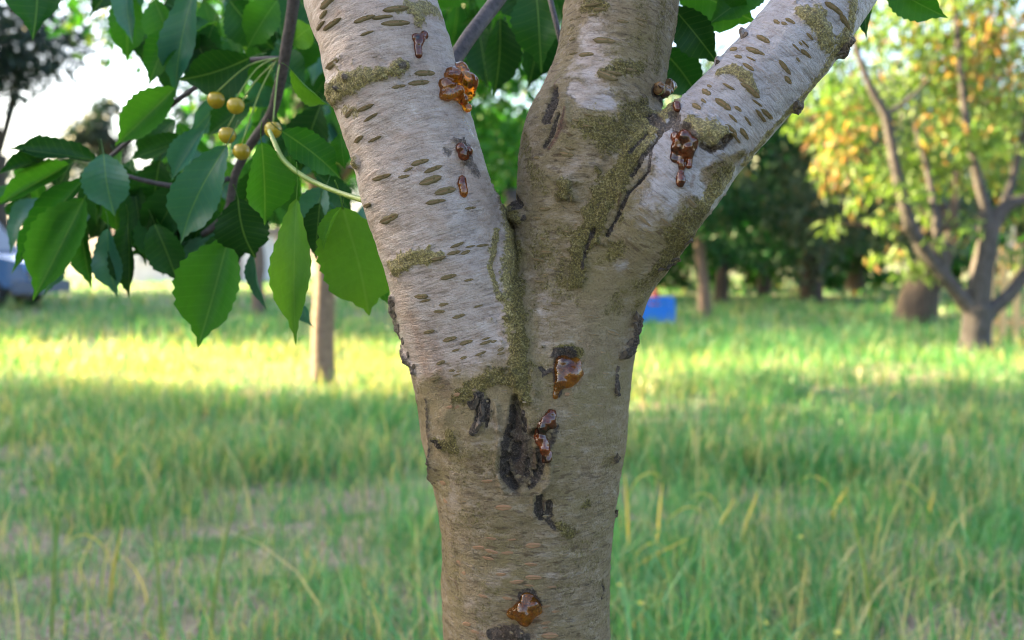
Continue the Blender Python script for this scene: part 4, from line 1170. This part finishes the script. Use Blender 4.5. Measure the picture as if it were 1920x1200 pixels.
BUSH = ["low dense bush closing the gap under the orchard crowns", "round bush beyond the thin dark trunks", "broad bush beyond the white sack", "bush beyond the leaning trunk", "bush beyond the picket fence",
        "bush beyond the blue crate", "bush hidden behind the main trunk"]
for i, (u, Y, rr) in enumerate(((1400, 36, 2.3), (1500, 38, 2.3), (1590, 35, 2.2), (1690, 37, 2.4), (1830, 36, 2.6), (1270, 38, 2.3), (1130, 37, 2.3))):
    b = Vector((P(u, 500, Y).x, Y, 0))
    make_tree("bush", b, [b + Vector((0, 0, -0.1)), b + Vector((0.02, 0, 0.3)), b + Vector((0, 0, 0.6)), b + Vector((0, 0, 0.9))], [0.08, 0.07, 0.06, 0.05], (b.x, Y, 1.25), (rr * 1.1, 1.2, 1.25), 3200, 0.26,
              M['bark_dark'], M['crown_deep' if i % 2 else 'crown_green'], BUSH[i], 700 + i, cat="bush", group="bushes behind the orchard rows", n_clump=26, limbs=4)
# pale trunk seen under the left leaves
b = G(486, 592)
make_tree("pale_stemmed_tree", b, [b + Vector((0, 0, -0.1)), b + Vector((-0.02, 0, 0.6)), b + Vector((0.0, 0, 1.2)), b + Vector((-0.1, 0, 2.2))], [0.15, 0.12, 0.12, 0.10],
          (b.x, b.y, 3.6), (1.8, 1.6, 1.4), 4200, 0.17, M['bark_pink'], M['crown_deep'], "slender pale stemmed tree under the hanging leaves", 71, n_clump=30)

# unseen trees added at the left to shade the orchard around a sunny gap
SHADE_LABEL = ['added tall shade tree at the near end of the row', 'added tall shade tree second from the near end of the row', 'added tall shade tree before the sunny gap in the row', 'added tall shade tree after the sunny gap in the row', 'added tall shade tree second from the far end of the row', 'added tall shade tree at the far end of the row', 'added tall shade tree of the second row, nearer one', 'added tall shade tree of the second row, farther one']
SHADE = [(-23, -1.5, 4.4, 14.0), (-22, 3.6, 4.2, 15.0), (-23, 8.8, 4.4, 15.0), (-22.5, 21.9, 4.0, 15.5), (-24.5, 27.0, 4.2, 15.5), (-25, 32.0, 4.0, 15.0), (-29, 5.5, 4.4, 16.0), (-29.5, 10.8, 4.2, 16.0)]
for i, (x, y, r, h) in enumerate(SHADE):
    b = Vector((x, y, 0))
    make_tree("added_shade_tree", b, [b + Vector((0, 0, -0.1)), b + Vector((0.1, 0, 1.6)), b + Vector((0.0, 0, 3.2)), b + Vector((0.1, 0, 5.0))], [0.45, 0.36, 0.33, 0.26], (x, y, h * 0.52), (r, r, h * 0.47), 14000, 0.38,
              M['bark_dark'], M['crown_deep'], SHADE_LABEL[i], 500 + i, group="added row of tall shade trees", n_clump=110, cr=(0.3, 0.46), limbs=8)

# ------------------------------------------------------------------ wooden fence on the right
M['pine'] = simple("raw_pine", (0.60, 0.36, 0.16), (0.80, 0.55, 0.28), 14, 0.7, 0.3, 0.004, stretch=(3, 3, 0.4))
fy = 12.7
fx = lambda u: P(u, 600, fy).x
fence = empty("wooden_fence", (fx(1856), fy, 0))
tag(fence, "raw pine picket fence of upright slats and two rails behind yellowing tree", "fence")
for i in range(13):
    x = fx(1856) + i * 0.172 + random.uniform(-0.01, 0.01); z1 = 1.25 + random.uniform(-0.03, 0.03)
    V, F = box(x - 0.045, x + 0.045, fy - 0.012, fy + 0.012, 0.02, z1)
    mesh_obj("slat", V, F, M['pine'], fence, smooth=False)
for z in (0.28, 0.80):
    V, F = box(fx(1848), fx(1856) + 2.2, fy + 0.0125, fy + 0.055, z - 0.045, z + 0.045)
    mesh_obj("rail", V, F, M['pine'], fence, smooth=False)
for x in (fx(1850) + 0.02, fx(1850) + 1.15, fx(1850) + 2.2):
    V, F = box(x - 0.04, x + 0.04, fy + 0.0555, fy + 0.135, -0.1, 1.3)
    mesh_obj("post", V, F, M['pine'], fence, smooth=False)

# ------------------------------------------------------------------ blue crate and red canister
def plastic(name, c, rough=0.4):
    t = NT(name); n = t.noise(t.objco(), 9.0, 3.0)
    t.principled(Base_Color=t.mix(t.math('MULTIPLY', n, 0.35), c, tuple(x * 0.6 for x in c)), Roughness=rough)
    return t.m
M['blue'] = plastic("blue_plastic", (0.006, 0.20, 0.80))
M['red'] = plastic("red_plastic", (0.50, 0.06, 0.035))
cy = 16.6
cx0, cx1 = P(1168, 600, cy).x, P(1258, 600, cy).x
crate = empty("plastic_crate", ((cx0 + cx1) / 2, cy, 0)); tag(crate, "bright blue plastic crate standing in the grass beside the trunk", "crate")
zb, zt, dp = 0.06, 0.46, 0.45
def cbox(name, *a): 
    V, F = box(*a); return mesh_obj(name, V, F, M['blue'], crate, smooth=False)
cbox("base", cx0 + .02, cx1 - .02, cy - dp/2 + .02, cy + dp/2 - .02, zb, zb + .02)
for sgn in (-1, 1):
    y0 = cy + sgn * dp / 2
    cbox("side_panel", cx0 + .03, cx1 - .03, y0 - .008, y0 + .008, zb, zt - .13)
    cbox("side_panel", cx0 + .03, cx1 - .03, y0 - .008, y0 + .008, zt - .09, zt - .035)
    x0 = cx0 if sgn < 0 else cx1
    cbox("end_panel", x0 - .008, x0 + .008, cy - dp/2 + .03, cy + dp/2 - .03, zb, zt - .12)
    for k in range(6):
        x = cx0 + .08 + k * (cx1 - cx0 - .16) / 5
        cbox("rib", x - .012, x + .012, y0 - .012 + sgn * .004, y0 + .012 + sgn * .004, zb + .005, zt - .04)
    cbox("rim", cx0 - .012, cx1 + .012, y0 - .018, y0 + .018, zt - .034, zt)
    cbox("rim", x0 - .016, x0 + .016, cy - dp/2 + .019, cy + dp/2 - .019, zt - .032, zt - .002)
for x in (cx0, cx1):
    for y in (cy - dp/2, cy + dp/2):
        cbox("corner_post", x - .028, x + .028, y - .028, y + .028, 0.0, zt - .036)
rx = P(1228, 600, cy).x
can = empty("red_canister", (rx, cy, zb + .02)); tag(can, "small red plastic canister standing inside the blue crate", "canister")
V, F = tube([(rx, cy, zb + .021), (rx, cy, zb + .04), (rx, cy, zb + .44), (rx, cy, zb + .50), (rx, cy, zb + .53)], [.07, .075, .075, .05, .03], 14)
mesh_obj("body", V, F, M['red'], can)
V, F = tube([(rx, cy, zb + .531), (rx, cy, zb + .575)], [.035, .032], 12)
mesh_obj("cap", V, F, M['red'], can)

# white sack against a trunk
M['sack'] = simple("white_sack", (0.6, 0.56, 0.56), (0.82, 0.78, 0.78), 8, 0.8, 0.4, 0.03)
sp_ = G(1510, 563); sy = sp_.y - 0.55
V, F = tube([P(1511, v, sy) for v in (556, 548, 538, 530, 524, 518, 512, 508)], [.10, .13, .12, .09, .045, .07, .075, .03], 12)
o = mesh_obj("sack", V, F, M['sack']); tag(o, "white tied sack hanging against a dark forked trunk", "sack")

# ------------------------------------------------------------------ shed at the left
M['wall'] = simple("white_render", (0.70, 0.64, 0.66), (0.82, 0.77, 0.78), 3, 0.9, 0.2, 0.01)
M['tile'] = simple("grey_roof", (0.20, 0.15, 0.14), (0.34, 0.26, 0.24), 6, 0.8, 0.3, 0.02)
M['glass'] = plastic("dark_glass", (0.05, 0.07, 0.11), 0.08)
hx0, hx1, hy = P(225, 500, 46).x, P(470, 500, 46).x, 46
shed = empty("white_shed", ((hx0 + hx1) / 2, hy, 0)); tag(shed, "low white rendered shed with a shallow roof far across the grass", "shed")
V, F = box(hx0, hx1, hy, hy + 5, -0.1, 2.3); mesh_obj("wall", V, F, M['wall'], shed, smooth=False)
V = [(hx0 - .3, hy - .3, 2.301), (hx1 + .3, hy - .3, 2.301), (hx1 + .3, hy + 5.3, 2.301), (hx0 - .3, hy + 5.3, 2.301), (hx0 - .3, hy + 2.5, 3.1), (hx1 + .3, hy + 2.5, 3.1)]
mesh_obj("roof", V, [[0, 1, 5, 4], [2, 3, 4, 5], [0, 4, 3], [1, 2, 5], [3, 2, 1, 0]], M['tile'], shed, smooth=False)
for k in range(3):
    x = hx0 + 1.0 + k * 1.8
    V, F = box(x, x + .8, hy - .03, hy + .02, 1.0, 1.8)
    w = mesh_obj("window", V, F, M['glass'], shed, smooth=False)
    V, F = box(x - .08, x + .88, hy - .09, hy - .031, .92, .99); mesh_obj("sill", V, F, M['wall'], w, smooth=False)
V, F = box(hx1 - 1.2, hx1 - .4, hy - .04, hy + .02, 0, 1.95); dr = mesh_obj("door", V, F, M['tile'], shed, smooth=False)
V, F = box(hx1 - 1.14, hx1 - 1.1, hy - .1, hy - .041, .95, 1.1); mesh_obj("handle", V, F, M['pine'], dr, smooth=False)

# ------------------------------------------------------------------ van
t = NT("blue_van_paint"); t.principled(Base_Color=(0.055, 0.14, 0.34), Roughness=0.25, Coat_Weight=0.7, Metallic=0.2); M['van'] = t.m
M['rubber'] = plastic("tyre_rubber", (0.02, 0.02, 0.02), 0.85)
M['grey_plastic'] = plastic("grey_bumper", (0.10, 0.13, 0.20), 0.5)
M['chrome'] = plastic("wheel_rim", (0.5, 0.5, 0.52), 0.3)
M['lamp'] = plastic("lamp_glass", (0.03, 0.03, 0.04), 0.05)
vy = 21.5
vx = P(52, 500, vy).x        # nose of the van
van = empty("parked_van", (vx - 2.2, vy + 0.9, 0)); tag(van, "light blue van parked at the edge of the orchard grass", "van")
prof = [(0, .45), (0, .85), (-.06, 1.02), (-.55, 1.14), (-.95, 1.24), (-1.55, 2.02), (-1.75, 2.12), (-4.4, 2.16), (-4.6, 2.0), (-4.66, 1.0), (-4.66, .45)]
def extrude(prof, y0, y1, inset=0.0):
    n = len(prof); V = []
    ys = [(y0, inset), (y0 + .12, 0), (y1 - .12, 0), (y1, inset)]
    cx_, cz_ = -2.3, 1.2
    for y, ins in ys:
        for x, z in prof:
            V.append((vx + x + (cx_ - x) * ins, y, z + (cz_ - z) * ins))
    F = []
    for k in range(3):
        for i in range(n):
            j = (i + 1) % n
            F.append([k*n+i, k*n+j, (k+1)*n+j, (k+1)*n+i])
    F.append(list(range(n - 1, -1, -1))); F.append([3*n+i for i in range(n)])
    return V, F
V, F = extrude(prof, vy, vy + 1.8, 0.03); mesh_obj("body", V, F, M['van'], van, smooth=False)
def quad_plate(name, pts, y, mat, th=.02, parent=van):
    n = len(pts); V = [(vx + x, y, z) for x, z in pts] + [(vx + x, y - th, z) for x, z in pts]
    F = [list(range(n)), [n + i for i in range(n - 1, -1, -1)]] + [[i, n + i, n + (i + 1) % n, (i + 1) % n] for i in range(n)]
    return mesh_obj(name, V, F, mat, parent, smooth=False)
quad_plate("side_window", [(-1.12, 1.28), (-1.62, 1.92), (-2.1, 1.95), (-2.1, 1.28)], vy + .0, M['glass'])
quad_plate("side_window", [(-2.2, 1.28), (-2.2, 1.95), (-3.2, 1.97), (-3.2, 1.28)], vy + .0, M['glass'])
quad_plate("side_window", [(-3.3, 1.28), (-3.3, 1.97), (-4.3, 1.98), (-4.3, 1.28)], vy + .0, M['glass'])
V = [(vx - .97 + .012, vy + .16, 1.275), (vx - 1.52 + .012, vy + .2, 1.99), (vx - 1.52 + .012, vy + 1.6, 1.99), (vx - .97 + .012, vy + 1.64, 1.275)]
V += [(a + .015, b_, c) for a, b_, c in V]
mesh_obj("windscreen", V, [[0,1,2,3],[7,6,5,4],[0,4,5,1],[1,5,6,2],[2,6,7,3],[3,7,4,0]], M['glass'], van, smooth=False)
V, F = box(vx - .35, vx + .12, vy - .02, vy + 1.82, .34, .62); mesh_obj("bumper", V, F, M['grey_plastic'], van, smooth=False)
for yy in (vy + .06, vy + 1.5):
    V, F = box(vx - .12, vx + .02, yy, yy + .24, .70, .88); mesh_obj("headlight", V, F, M['lamp'], van, smooth=False)
for wx in (vx - .85, vx - 3.75):
    for wy in (vy - .03, vy + 1.63):
        wv, wf = tube([(wx, wy, .33), (wx, wy + .03, .33), (wx, wy + .17, .33), (wx, wy + .2, .33)], [.29, .33, .33, .29], 24)
        w = mesh_obj("wheel", wv, wf, M['rubber'], van)
        wv, wf = tube([(wx, wy - .012, .33), (wx, wy + .02, .33)], [.19, .2], 20); mesh_obj("rim", wv, wf, M['chrome'], w)
V, F = box(vx - 1.22, vx - 1.05, vy - .2, vy - .021, 1.3, 1.52); mesh_obj("mirror", V, F, M['grey_plastic'], van, smooth=False)

# ------------------------------------------------------------------ single stalks and flowers in the foreground
def stalk(u, v, vtop, bend, mat, head, label, rpx=4.0):
    b = G(u, v); Y = b.y; top = P(u + bend, vtop, Y)
    t = empty("grass_stalk", b); tag(t, label, "grass stalk", "single grass stalks in the foreground")
    m = (b + top) / 2 - Vector((bend / FPX * Y * 0.2, 0, 0))
    q = smooth_path([(*b, rpx / FPX * Y), (*m, rpx * .85 / FPX * Y), (*top, rpx * .35 / FPX * Y)], 5)
    V, F = tube([a[:3] for a in q], [a[3] for a in q], 5); mesh_obj("stem", V, F, mat, t)
    r = random.Random(int(u))
    for k in range(r.choice((0, 1, 1))):
        i = r.randrange(2, len(q) - 3); p0 = Vector(q[i][:3]); s = r.choice((-1, 1)); L = r.uniform(.10, .2)
        yj = r.uniform(-.04, .04); pts = [Vector(a) for a in smooth_path([tuple(p0), tuple(p0 + Vector((s * L * .22, yj * .5, L * .5))), tuple(p0 + Vector((s * L * .6, yj, L * .72))), tuple(p0 + Vector((s * L, yj * 1.5, L * .5)))], 3)]
        w = 0.004
        V = []
        for j, p in enumerate(pts):
            ww = w * (1 - (j / (len(pts) - 1)) ** 2 * .95) * .8; V += [tuple(p + Vector((0, 0, ww))), tuple(p - Vector((0, 0, ww))), ]
        mesh_obj("blade", V, [[2*j, 2*j+1, 2*j+3, 2*j+2] for j in range(len(pts) - 1)], mat, t)
    if head:
        hq = [a for a in q[-4:]]
        V, F = tube([a[:3] for a in hq], [.0012, .0042, .0036, .0008], 7); mesh_obj("seed_head", V, F, mat, t)
M['stalk_green'] = M['shoot']
ST = [(96, 1215, 950, 14, 'shoot', 1, "tall yellow green grass stalk with a seed head, beside a bent dry stem"), (304, 1230, 960, -20, 'shoot', 0, "upright dark green grass stalk with a split tip on bare soil"),
      (392, 1225, 920, 55, 'shoot', 1, "leaning green grass stalk reaching above its neighbours"), (205, 1150, 985, 25, 'straw', 0, "dry yellow stalk standing in the lighter grass"),
      (1232, 1060, 905, 10, 'straw', 0, "bright straw coloured stalk close to the right of the trunk"), (1390, 1040, 925, 30, 'straw', 0, "pair topping straw stalk leaning to the right"),
      (1340, 1030, 935, 38, 'straw', 0, "short straw stalk leaning between two taller straws"), (1180, 1060, 890, -8, 'straw', 0, "thin pale straw beside the bark"),
      (1640, 1225, 900, -60, 'shoot', 0, "long blue green blade rising alone on the right"), (1160, 1105, 1010, 130, 'straw', 0, "low straw stalk slanting away from the trunk"),
      (1560, 980, 915, 30, 'straw', 0, "small straw stalk by the lone green blade"), (1740, 985, 920, 14, 'straw', 0, "small upright straw in the right hand grass")]
for u, v, vt, bd, mt, hd, lb in ST: stalk(u, v, vt, bd, M[mt], hd, lb, 3.6 if mt == 'straw' else 4.0)
def flower(u, v, lab):
    g_ = G(u, v + 70); Y = g_.y; c = P(u, v, Y)
    t = empty("yellow_flower", g_); tag(t, lab, "flower", "pale yellow flowers in the grass")
    V, F = tube([g_, (g_ + c) / 2 + Vector((.006, 0, 0)), c], [.0022, .002, .0015], 5); mesh_obj("stem", V, F, M['shoot'], t)
    for k in range(7):
        a = k * 2 * math.pi / 7; d = Vector((math.cos(a), math.sin(a) * .9, .55 + .8 * (k % 2))).normalized(); s = d.cross(Vector((0, 0, 1))).normalized()
        L = .017
        V = [c, c + d * L * .6 + s * L * .35, c + d * L + Vector((0, 0, -.002)), c + d * L * .6 - s * L * .35]
        mesh_obj("petal", [tuple(p) for p in V], [[0, 1, 2, 3]], M['petal'], t)
for u, v, lb in ((1433, 1172, "largest pale yellow flower at the right of the trunk"), (1570, 1190, "pale yellow flower beside the lone green blade"), (1200, 1135, "small pale yellow flower just right of the trunk foot"),
                 (1163, 1100, "tiny pale yellow flower against the bark edge"), (1500, 1010, "tiny whitish flower among straw stalks")):
    flower(u, v, lb)
